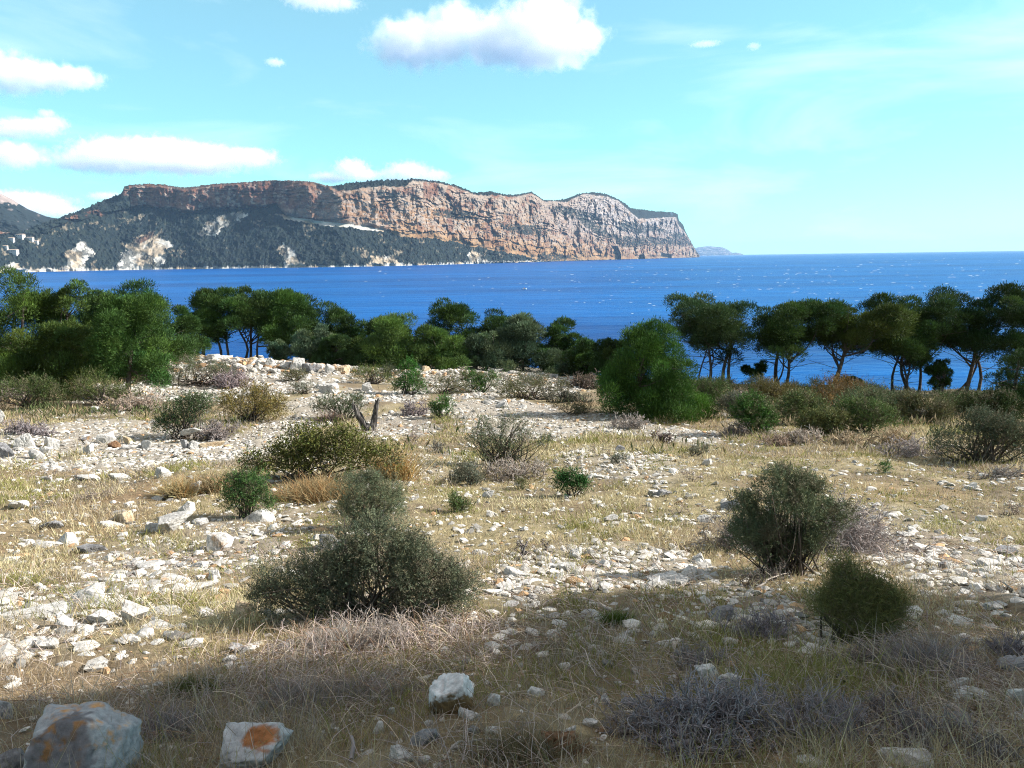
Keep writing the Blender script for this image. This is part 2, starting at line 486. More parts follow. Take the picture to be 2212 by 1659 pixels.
def build_headland():
    px = np.concatenate([np.linspace(-700, -60, 80, endpoint=False), np.linspace(-60, 1512, 1150)])
    D = np.interp(px, SHD[:, 0], SHD[:, 1]); 
    k = np.hanning(61); k /= k.sum(); D = np.convolve(np.pad(D, 30, mode='edge'), k, mode='valid')
    ys = np.interp(px, SKY[:, 0], SKY[:, 1]); ye = np.maximum(np.interp(px, EDGE[:, 0], EDGE[:, 1]), ys + .4); yt = np.interp(px, TALUS[:, 0], TALUS[:, 1])
    jag = (fbm(p3(px * .11, 0, 0), 4, 71) - .5) * 5
    ys = ys + (fbm(p3(px * .30, 0, 3), 4, 73, .65) - .5) * 2.6
    ye = ye + jag * .9; yt = yt + (fbm(p3(px * .05, 4, 0), 4, 72) - .5) * 12 * (px < 1150)
    ax, ay, _ = pix_az_tan(px, np.full_like(px, 520))

    def zat(r, y):
        return r * pix_az_tan(px, y)[2]
    # distances: shore, talus top, cliff edge, skyline
    _, _, t_t = pix_az_tan(px, yt)
    slope = math.tan(R(33))
    rt = (D * 1.0 + (-SEA) / slope) / np.maximum(1 - t_t / slope, .3)   # z = t*r ; r = D + (z-SEA)/slope
    rt = np.maximum(rt, D + 6)
    zt = np.maximum(rt * t_t, SEA + 4)
    lean = np.interp(px, [0, 600, 900, 1150, 1350, 1512], [.12, .14, .45, .75, .7, .35])
    _, _, t_e = pix_az_tan(px, ye)
    re = (rt - lean * zt) / np.maximum(1 - lean * t_e, .4)
    re = np.maximum(re, rt + 3); ze = re * t_e; ze = np.maximum(ze, zt + 2)
    _, _, t_s = pix_az_tan(px, ys)
    rs = re + np.maximum(60, (t_s - t_e) * re * 3.0); zs = rs * t_s; zs = np.maximum(zs, ze + .5)
    nt_, nc_, ne_ = 95, 120, 22
    rows_r = []; rows_z = []; rows_v = []; zone = []
    rows_r.append(D - 30); rows_z.append(np.full_like(px, SEA - 6)); zone.append(0); rows_v.append(0)
    for i in range(nt_):
        t = i / nt_; rows_r.append(D + (rt - D) * t); rows_z.append(SEA + (zt - SEA) * t); zone.append(0); rows_v.append(t)
    for i in range(nc_):
        t = i / nc_; rows_r.append(rt + (re - rt) * t); rows_z.append(zt + (ze - zt) * t); zone.append(1); rows_v.append(t)
    for i in range(ne_ + 1):
        t = i / ne_; rows_r.append(re + (rs - re) * t); rows_z.append(ze + (zs - ze) * t); zone.append(2); rows_v.append(t)
    for dr, dz in ((120, -3), (500, -25), (1400, -120), (3000, -400)):
        rows_r.append(rs + dr); rows_z.append(np.maximum(zs + dz, SEA - 8)); zone.append(3); rows_v.append(0)
    RR = np.array(rows_r); ZZ = np.array(rows_z); zone = np.array(zone)[:, None] * np.ones_like(RR); VV = np.array(rows_v)[:, None] * np.ones_like(RR)
    # lateral coordinate
    bx, by = D * ax, D * ay
    s = np.concatenate([[0], np.cumsum(np.hypot(np.diff(bx), np.diff(by)))])
    S = np.broadcast_to(s, RR.shape)
    PX = np.broadcast_to(px, RR.shape)
    # photo row of each vertex of the undisturbed form, used to place the rock bands
    dist = RR
    X0 = RR * ax; Y0 = RR * ay
    dep = X0 * f0[0] + Y0 * f0[1] + ZZ * f0[2]
    PY = CY - F * (X0 * UV[0] + Y0 * UV[1] + ZZ * UV[2]) / dep
    # ---- displacement along the range
    wS = S + (fbm(p3(S / 70, ZZ / 50, 12), 4, 95) - .5) * 70; wZ = ZZ + (fbm(p3(S / 90, ZZ / 60, 14), 4, 96) - .5) * 46 + S * .045
    bed = sstep(700, 900, PX)
    big = (1 - np.abs(2 * fbm(p3(wS / 150, ZZ / 420, 0), 4, 81) - 1)) * (1 - bed) + (1 - np.abs(2 * fbm(p3(wS / 190, wZ / 150, 0), 4, 81) - 1)) * bed
    midn = (fbm(p3(wS / 36, ZZ / 150, 3), 4, 82) - .5) * (1 - bed) + (fbm(p3(wS / 70, wZ / 55, 3), 5, 82, .58) - .5) * bed
    fine = fbm(p3(S / 11, ZZ / 14, 5), 3, 83) - .5
    led = wZ / 38 + 2.4 * (fbm(p3(0, wZ / 60, 7), 3, 84) - .5)
    ledge = (led - np.floor(led)); ledge = sstep(.0, .75, ledge)
    led2 = wZ / 13 + 2.2 * (fbm(p3(S / 160, wZ / 24, 8), 3, 94) - .5); ledge2 = led2 - np.floor(led2)
    lmask = sstep(.40, .62, fbm(p3(S / 130, ZZ / 60, 16), 3, 97)); lmask2 = sstep(.42, .64, fbm(p3(S / 60, ZZ / 40, 18), 3, 98))
    cl = np.where(zone == 1, sstep(0, .1, VV) * (1 - .75 * sstep(.9, 1, VV)), 0)
    cdisp = cl * (-(big - .55) * (90 - 25 * bed) - midn * (44 + 46 * bed) - fine * 19 + (ledge - .5) * (8 + 9 * bed) * lmask + (ledge2 - .5) * (1 + 6 * bed) * lmask2)
    gul = 1 - np.abs(2 * fbm(p3(S / 110, VV * 2.0, 9), 4, 85) - 1)
    treeb = np.maximum(fbm(p3(S / 7.0, RR / 9.0, 1), 2, 86) - .42, 0)
    tal = np.where(zone == 0, sstep(0, .08, VV) * (1 - .7 * sstep(.9, 1, VV)), 0)
    tdisp = -tal * ((gul - .5) * 42 + (fbm(p3(S / 26, RR / 26, 2), 3, 87) - .5) * 22)
    shorej = np.where((zone == 0), (1 - sstep(0, .1, VV)) * (fbm(p3(S / 28, 0, 0), 4, 88) - .5) * 70, 0)
    scale = np.clip(D / 3000, 1, 1.8)[None]
    RR2 = RR + (cdisp + tdisp + shorej) * scale
    # ---- colours
    n_a = fbm(p3(S / 60, ZZ / 34, 0), 5, 101, .62); n_b = fbm(p3(S / 24, ZZ / 7, 2), 4, 102, .6); n_c = fbm(p3(S / 14, ZZ / 60, 4), 4, 103, .6); n_d = fbm(p3(S / 8, ZZ / 8, 4), 3, 104)
    white = np.array([.30, .24, .195]); ochre = np.array([.26, .155, .085]); orange = np.array([.165, .075, .048]); grey = np.array([.17, .145, .135]); darkr = np.array([.088, .042, .042]); veg = np.array([.013, .021, .022]); vegl = np.array([.020, .028, .023])
    def mixc(a, b, t): return a + (b - a) * np.clip(t, 0, 1)[..., None]
    oc = mixc(np.broadcast_to(ochre, RR.shape + (3,)), white, sstep(.42, .6, n_b))
    oc = mixc(oc, orange, sstep(.52, .68, n_a) * .8)
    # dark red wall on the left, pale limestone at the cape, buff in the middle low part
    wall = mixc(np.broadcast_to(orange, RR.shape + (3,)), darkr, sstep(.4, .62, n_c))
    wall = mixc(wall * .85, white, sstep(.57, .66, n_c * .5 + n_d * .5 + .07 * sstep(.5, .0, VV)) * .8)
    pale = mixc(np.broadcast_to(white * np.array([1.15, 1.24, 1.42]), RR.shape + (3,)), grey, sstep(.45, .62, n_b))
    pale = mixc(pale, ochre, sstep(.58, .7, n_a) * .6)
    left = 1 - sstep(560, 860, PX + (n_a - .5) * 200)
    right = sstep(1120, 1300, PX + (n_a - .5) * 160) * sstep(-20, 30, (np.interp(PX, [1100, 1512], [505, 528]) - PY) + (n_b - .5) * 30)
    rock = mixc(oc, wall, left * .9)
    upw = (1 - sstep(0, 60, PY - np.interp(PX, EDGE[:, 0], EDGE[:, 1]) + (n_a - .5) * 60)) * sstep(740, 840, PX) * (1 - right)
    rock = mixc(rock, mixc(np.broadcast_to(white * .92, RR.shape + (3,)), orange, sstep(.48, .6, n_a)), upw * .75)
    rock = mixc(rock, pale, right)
    lowb = sstep(15, 45, PY - np.interp(PX, [800, 1150, 1512], [455, 495, 535])) * sstep(820, 900, PX)
    rock = mixc(rock, mixc(np.broadcast_to(np.array([.30, .178, .082]), RR.shape + (3,)), np.array([.22, .12, .056]), sstep(.4, .65, n_a)), lowb * .8)
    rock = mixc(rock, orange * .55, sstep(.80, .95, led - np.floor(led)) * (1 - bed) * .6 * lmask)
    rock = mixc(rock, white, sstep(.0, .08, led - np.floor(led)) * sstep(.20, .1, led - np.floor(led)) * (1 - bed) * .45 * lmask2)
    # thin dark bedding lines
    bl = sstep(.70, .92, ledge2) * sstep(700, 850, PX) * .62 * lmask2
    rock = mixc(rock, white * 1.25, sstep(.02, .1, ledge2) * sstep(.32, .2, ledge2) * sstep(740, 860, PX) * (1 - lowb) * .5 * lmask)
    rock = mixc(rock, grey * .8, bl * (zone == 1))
    # vegetation
    wav = (n_a - .5) * 26; wav2 = (n_d - .5) * 12
    vegm = np.where(zone == 0, 1.0, 0.0)
    vegm = np.where(zone >= 2, 1.0, vegm)
    vegm = np.where((zone == 2) & (PX > 270) & (PX < 725), .55, vegm)
    vegm = np.where((zone == 1) & (PX < 290), sstep(.36, .44, n_a) * 1.0, vegm)
    wpx, wpy = PX + wav * 2.2, PY + wav * .55 + wav2 * .6
    for poly in ([(1085, 484), (1150, 487), (1182, 494), (1175, 512), (1130, 508), (1095, 497)], [(935, 452), (975, 455), (1040, 460), (1042, 470), (985, 474), (940, 465)],
                 [(1222, 452), (1245, 455), (1300, 490), (1330, 512), (1310, 520), (1270, 495), (1235, 470)], [(1330, 478), (1370, 482), (1420, 490), (1440, 500), (1380, 506), (1335, 498)],
                 [(1320, 510), (1400, 512), (1480, 520), (1490, 532), (1420, 530), (1340, 534)], [(1440, 500), (1482, 505), (1492, 528), (1450, 520)], [(1150, 552), (1200, 545), (1250, 560), (1160, 566)], [(1190, 445), (1230, 450), (1290, 465), (1290, 475), (1210, 462)]):
        vegm = np.maximum(vegm, in_poly(wpx, wpy, poly) * .95 * sstep(.34, .47, n_d * .55 + n_b * .45))
    spk = sstep(.60, .66, n_d * .5 + n_b * .5) * (zone == 1) * .8 * sstep(560, 640, PX) * (.35 + .65 * sstep(1180, 1330, PX))
    vegm = np.maximum(vegm, spk)
    out = np.zeros_like(RR)
    for poly in ([(128, 584), (150, 545), (168, 517), (186, 528), (190, 540), (176, 585)], [(235, 584), (260, 545), (300, 520), (338, 500), (350, 515), (368, 530), (360, 550), (335, 575), (300, 584)],
                 [(605, 582), (607, 520), (622, 535), (655, 565), (668, 582)], [(-40, 590), (5, 568), (38, 568), (45, 590)], [(425, 508), (450, 480), (490, 463), (530, 458), (528, 470), (480, 490), (460, 508)], [(288, 478), (330, 458), (335, 462), (300, 480)],
                 [(1000, 575), (1010, 545), (1040, 548), (1060, 575)], [(800, 578), (815, 555), (850, 552), (880, 578)]):
        out = np.maximum(out, in_poly(wpx, wpy, poly) * 1.0)
    out = np.where(in_poly(PX, PY, [(425, 508), (450, 480), (490, 463), (530, 458), (528, 470), (480, 490), (460, 508)]), out * .5, out)
    holes = sstep(.50, .58, fbm(p3(S / 22, RR / 30, 6), 4, 111))
    out = out * (1 - holes * .75)
    out = np.maximum(out, in_poly(PX, PY + wav * .15, [(612, 464), (640, 470), (700, 478), (760, 484), (830, 496), (830, 502), (760, 492), (690, 487), (615, 474)]) * 1.0)
    shore_y = np.interp(PX, [130, 600, 900, 1100, 1320, 1512], [583, 578, 573, 567.5, 561, 554])
    out = np.maximum(out, (1 - sstep(.5, 3.6, shore_y - PY + (n_d - .5) * 9)) * (zone == 0) * .85)
    out = np.maximum(out, (zone == 0) * sstep(.635, .70, n_d * .4 + n_a * .6 + .02 * sstep(600, 700, PX)) * .45)
    vegm = vegm * (1 - out)
    rockw = mixc(np.broadcast_to(np.array([.46, .445, .41]), RR.shape + (3,)), np.array([.36, .29, .21]), sstep(.45, .6, n_a))
    rockw = mixc(rockw, orange, in_poly(PX, PY, [(290, 520), (335, 498), (338, 508), (300, 528)]) * .8)
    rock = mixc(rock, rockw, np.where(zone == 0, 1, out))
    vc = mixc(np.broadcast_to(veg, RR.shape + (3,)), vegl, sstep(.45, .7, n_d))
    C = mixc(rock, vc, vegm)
    # tree-sized bumps where the vegetation is
    Z2 = ZZ + np.where((zone == 0) | (zone == 2), vegm * treeb * np.where(zone == 2, 19, 17) * sstep(.01, .06, VV + (zone == 2)), 0)
    # sea cave
    cave = in_poly(PX, PY, [(1313, 566), (1315, 549), (1322, 532), (1334, 532), (1341, 548), (1342, 566)]) | in_poly(PX, PY, [(1378, 562), (1381, 550), (1392, 550), (1395, 562)]) | in_poly(PX, PY, [(1424, 560), (1430, 546), (1452, 550), (1450, 560)])
    RR2 = RR2 + cave * 150
    V = p3(RR2 * ax, RR2 * ay, Z2).reshape(-1, 3)
    nr, nc = RR.shape
    idx = np.arange(nr * nc).reshape(nr, nc)
    Fq = np.stack([idx[:-1, :-1], idx[:-1, 1:], idx[1:, 1:], idx[1:, :-1]], -1).reshape(-1, 4)
    me = make_mesh('headland', V, Fq, M_CLIFF, C.reshape(-1, 3), False)
    o = obj('headland', me)
    tag(o, 'long ochre and white limestone headland with wooded lower slopes across the bay', 'headland', kind='structure')
    return o


build_headland()


def build_hill(name, prof, dist, base_y, depth, seed, cols, rough, label):
    px = np.linspace(prof[0][0], prof[-1][0], 260)
    ys = np.interp(px, [p[0] for p in prof], [p[1] for p in prof]) + (fbm(p3(px * .08, 0, 0), 4, seed) - .5) * rough
    ax, ay, ts = pix_az_tan(px, ys)
    rs = np.full_like(px, dist + depth); zs = rs * ts
    rows_r = []; rows_z = []
    for i in range(90):
        t = i / 89; rows_r.append(dist + depth * t); rows_z.append((SEA - 5) + (zs - SEA + 5) * t ** .85)
    for t in (.3, 1.0):
        rows_r.append(dist + depth * (1 + t)); rows_z.append(zs + (SEA - 5 - zs) * t)
    RR = np.array([np.broadcast_to(r, px.shape) for r in rows_r]); ZZ = np.array(rows_z)
    S = np.broadcast_to(px * dist / F, RR.shape)
    w = 1 - np.abs(np.linspace(-.1, 1, len(RR)))[:, None] ** 6
    RR2 = RR - (fbm(p3(S / 160, RR / 200, 0), 5, seed + 3) - .5) * depth * .28 * w
    V = p3(RR2 * ax, RR2 * ay, ZZ)
    n = fbm(p3(S / 45, ZZ / 25, 0), 5, seed + 5, .6); n2 = fbm(p3(S / 12, ZZ / 12, 0), 3, seed + 6)
    C = cols(px, RR, ZZ, n, n2, ys)
    idx = np.arange(RR.size).reshape(RR.shape)
    Fq = np.stack([idx[:-1, :-1], idx[:-1, 1:], idx[1:, 1:], idx[1:, :-1]], -1).reshape(-1, 4)
    o = obj(name, make_mesh(name, V.reshape(-1, 3), Fq, M_CLIFF, C.reshape(-1, 3), False))
    tag(o, label, 'hill', kind='structure')


def hill_cols(px, RR, ZZ, n, n2, ys):
    g = np.array([.016, .024, .026]); r = np.array([.32, .26, .24])
    PXX = np.broadcast_to(px, RR.shape)
    py = 569 - (ZZ / RR) * F
    patch = in_poly(PXX + (n - .5) * 24, py + (n2 - .5) * 10, [(-60, 428), (8, 440), (42, 456), (50, 463), (10, 462), (-60, 462)])
    m = np.clip(patch * .9 + sstep(.66, .72, n2 * .5 + n * .5) * .4, 0, 1)[..., None]
    return g + (r - g) * m


build_hill('hill', [(-420, 440), (-200, 408), (-80, 399), (0, 417), (30, 433), (60, 452), (100, 468), (130, 473), (160, 484), (230, 505)], 3600, 560, 900, 201, hill_cols, 2, 'dark wooded hill with a pale rock face at the left edge')


def isl_cols(px, RR, ZZ, n, n2, ys):
    g = np.array([.06, .07, .06]); r = np.array([.25, .22, .2])
    return g + (r - g) * sstep(.45, .65, n)[..., None]


build_hill('island', [(1470, 552), (1500, 536), (1515, 533), (1530, 531.5), (1545, 533), (1558, 533), (1572, 539), (1582, 546), (1590, 545), (1600, 547.5), (1608, 550.5)], 26000, 551, 2500, 301, isl_cols, .8, 'faint distant island ridge on the horizon beyond the cape')


# ----------------------------------------------------------------------------
# trees
# ----------------------------------------------------------------------------
def vary(base, n, amt=.25, warm=.0):
    base = np.array(base); k = 1 + rng.normal(0, amt, (n, 1))
    c = base * np.clip(k, .35, 1.9)
    if warm:
        c = c * (1 + rng.normal(0, warm, (n, 1)) * np.array([[1.0, 0, -.6]]))
    return np.clip(c, .004, .9)


def pine(px, Y, top, cbot, cw, kind, col, label, trunks=None, leaves=20000, puffs=42, tr=.11, name='pine_tree', cat='pine tree', group='pines along the shore', bare=.35, lift=0.0, wind=.0):
    pt = on_plane(px, top, Y); pb = on_plane(px, cbot, Y)
    sc = Y / F * 1.03
    x0 = pt[0]; hw = cw * .58 * sc; zt = pt[2]; zb = pb[2]
    gz = float(H(x0, Y)) - .05
    trunks = trunks or [(px, 1.0)]
    t0 = on_plane(trunks[0][0], cbot, Y)[0]
    base = np.array([t0, Y, float(H(t0, Y)) - .05])
    root = thing(name, base, label, cat, group)
    ch = max(zt - zb, .4)
    nl = int(rng.integers(10, 14)) if kind != 'cone' else 24
    nl += int(4 * max(0, ch / hw - 1.3)) if kind != 'cone' else 0
    puffs = int(puffs * 1.6); leaves = int(leaves * (1.9 if kind == 'spread' else 1.4))
    lob = []
    for i in range(nl):
        a = rng.uniform(0, 2 * math.pi)
        if kind == 'spread':
            t = rng.uniform(.22, .80); q = rng.uniform(.15, .72); lr = rng.uniform(.40, .58) * hw; sq = .62
        elif kind == 'dome':
            t = rng.uniform(.05, .74); q = rng.uniform(.15, .66) * (1 if t < .6 else .6); lr = rng.uniform(.42, .60) * hw; sq = .74
        elif kind == 'cone':
            t = (i + rng.uniform(0, 1)) / nl * .92; q = rng.uniform(.35, .8) * (1 - t) ** .5; lr = (rng.uniform(.40, .54) * (1 - .5 * t)) * hw; sq = .95
        else:
            t = rng.uniform(.08, .82); q = rng.uniform(.2, .75) * math.sqrt(max(.05, 1 - (1.5 * t - .55) ** 2)); lr = rng.uniform(.38, .56) * hw; sq = .85
        lr = min(lr, ch * .42)
        lob.append([x0 + q * hw * math.cos(a) + wind * (t - .5) * hw, Y + q * hw * .9 * math.sin(a), zb + ch * t, lr, sq])
    lob.append([x0 + rng.uniform(-.2, .2) * hw, Y - .1, zb + ch * .70, min(.42 * hw, ch * .3), .8 if kind != 'cone' else 1.3])
    if kind in ('bushy', 'dome'):
        for sx in (-.5, .5): lob.append([x0 + sx * hw, Y - rng.uniform(0, .5) * hw, zb + ch * rng.uniform(.18, .35), min(.42 * hw, ch * .3), .8])
    lob = np.array(lob)
    lob[:, 2] = np.minimum(lob[:, 2], zt - lob[:, 3] * lob[:, 4] * .95); lob[:, 2] += np.where(np.arange(len(lob)) == np.argmax(lob[:, 2]), (zt - lob[:, 3] * lob[:, 4] - lob[:, 2]) * .9, 0)
    w = lob[:, 3] ** 2; li = rng.choice(len(lob), puffs, p=w / w.sum())
    pd_ = rdir(puffs, .45); pr_ = rng.uniform(.35, 1.0, puffs) ** .6
    cc = lob[li, :3] + pd_ * pr_[:, None] * lob[li, 3:4] * np.stack([np.ones(puffs), np.ones(puffs), lob[li, 4]], 1) * .80
    cr = lob[li, 3] * rng.uniform(.28, .52, puffs)
    # foliage
    per = np.maximum((cr ** 2 / np.sum(cr ** 2) * leaves).astype(int), 60)
    idx = np.repeat(np.arange(puffs), per); n = len(idx)
    d = rdir(n, .35)
    rr = rng.uniform(.25, 1.0, n) ** .5 * (1 + .28 * (rng.random(n) < .15))
    flat = np.array([1.12, 1.12, .72]) if kind in ('spread', 'dome') else np.array([1, 1, .95])
    P = cc[idx] + d * flat * (rr * cr[idx])[:, None]
    ns = fbm(P / (hw * .16) + px, 3, 7)
    keep = ns > .335 - .06 * (rng.random(n))
    P = P[keep]; d = d[keep]; idx = idx[keep]; n = len(P)
    D = unit(d * 1.0 + np.array([.1, 0, .6]) + rng.normal(0, .33, (n, 3)))
    L = rng.uniform(.75, 1.6, n) * max(.06, 2.3 * Y / 769); W = L * rng.uniform(.14, .26, n)
    V, Fq = leaf_geo(P, D, L, W)
    pc = vary(np.array(col) * np.array([1.3, 1.5, 1.4]) * (.82 if kind == 'spread' else 1), puffs, .2, .08)
    lc = pc[idx] * np.clip(1 + rng.normal(0, .22, (n, 1)), .4, 1.8)
    tipn = sstep(.55, .75, fbm(P / (hw * .5), 2, 17))[:, None]
    lc = lc * (1 + tipn * np.array([.30, .30, 0]))
    obj('crown', make_mesh('crown', V - base, Fq, M_PINE, np.repeat(lc, 4, 0)), root)
    # trunks and limbs
    tubes = []
    tk = []
    for bx, rs in trunks:
        b = on_plane(bx, cbot, Y); b = np.array([b[0], Y + rng.uniform(-.3, .3), 0.0]); b[2] = float(H(b[0], b[1])) - .12
        e = np.array([x0 + (b[0] - x0) * .45 + rng.normal(0, .1) * hw, Y, zb + ch * rng.uniform(.5, .72)])
        if kind in ('cone', 'bushy'): e = np.array([x0, Y, zb + ch * .8])
        k = 9; t = np.linspace(0, 1, k)[:, None]
        path = b + (e - b) * t; amp = .10 * np.linalg.norm(e - b)
        bend = rng.normal(0, 1, 3) * np.array([1, 1, 0]); bend2 = rng.normal(0, 1, 3) * np.array([1, 1, 0])
        path = path + (np.sin(t * math.pi) * bend + np.sin(t * 2 * math.pi) * bend2 * .6) * amp * .6
        path[:, 2] = (b + (e - b) * t)[:, 2]
        rad = tr * rs * (1 - .72 * t[:, 0]); rad[0] *= 1.35
        tubes.append(tube_geo(path[None], rad[None], 7)); tk.append((path, rad))
    for i in range(min(puffs, 30)):
        path, rad = tk[rng.integers(len(tk))]
        j = rng.uniform(.35, .98); q = path[0] + 0; s = j * 8; i0 = min(int(s), 7); q = path[i0] + (path[i0 + 1] - path[i0]) * (s - i0)
        if q[2] > cc[i][2] + ch * .10: continue
        e = cc[i]; t = np.linspace(0, 1, 7)[:, None]
        sag = np.array([rng.normal(0, .12), rng.normal(0, .12), -.10]) * np.linalg.norm(e - q)
        pth = q + (e - q) * t + np.sin(t * math.pi) * sag
        r0_ = min(rad[i0] * .6, .05 + .01 * rng.random())
        tubes.append(tube_geo(pth[None], (r0_ * (1 - .75 * t[:, 0]))[None], 5))
    # bare dead twigs under the crown
    if bare:
        nb = int(16 * bare * len(tk) + 4)
        for _ in range(nb):
            path, rad = tk[rng.integers(len(tk))]
            s = rng.uniform(.25, .75) * 8; i0 = min(int(s), 7); q = path[i0] + (path[i0 + 1] - path[i0]) * (s - i0)
            a = rng.uniform(0, 2 * math.pi); l = rng.uniform(.25, .8) * hw
            e = q + np.array([math.cos(a) * l, math.sin(a) * l, rng.uniform(-.15, .5) * l])
            t = np.linspace(0, 1, 6)[:, None]; pth = q + (e - q) * t + np.cumsum(rng.normal(0, .05, (6, 3)) * l * .5, 0) * t
            tubes.append(tube_geo(pth[None], (.022 * (1 - .8 * t[:, 0]) * tr / .11)[None], 4))
    V, Fs = merge(tubes)
    obj('trunk', make_mesh('trunk', V - base, np.concatenate(Fs), M_BARK, None, True), root)
    return root


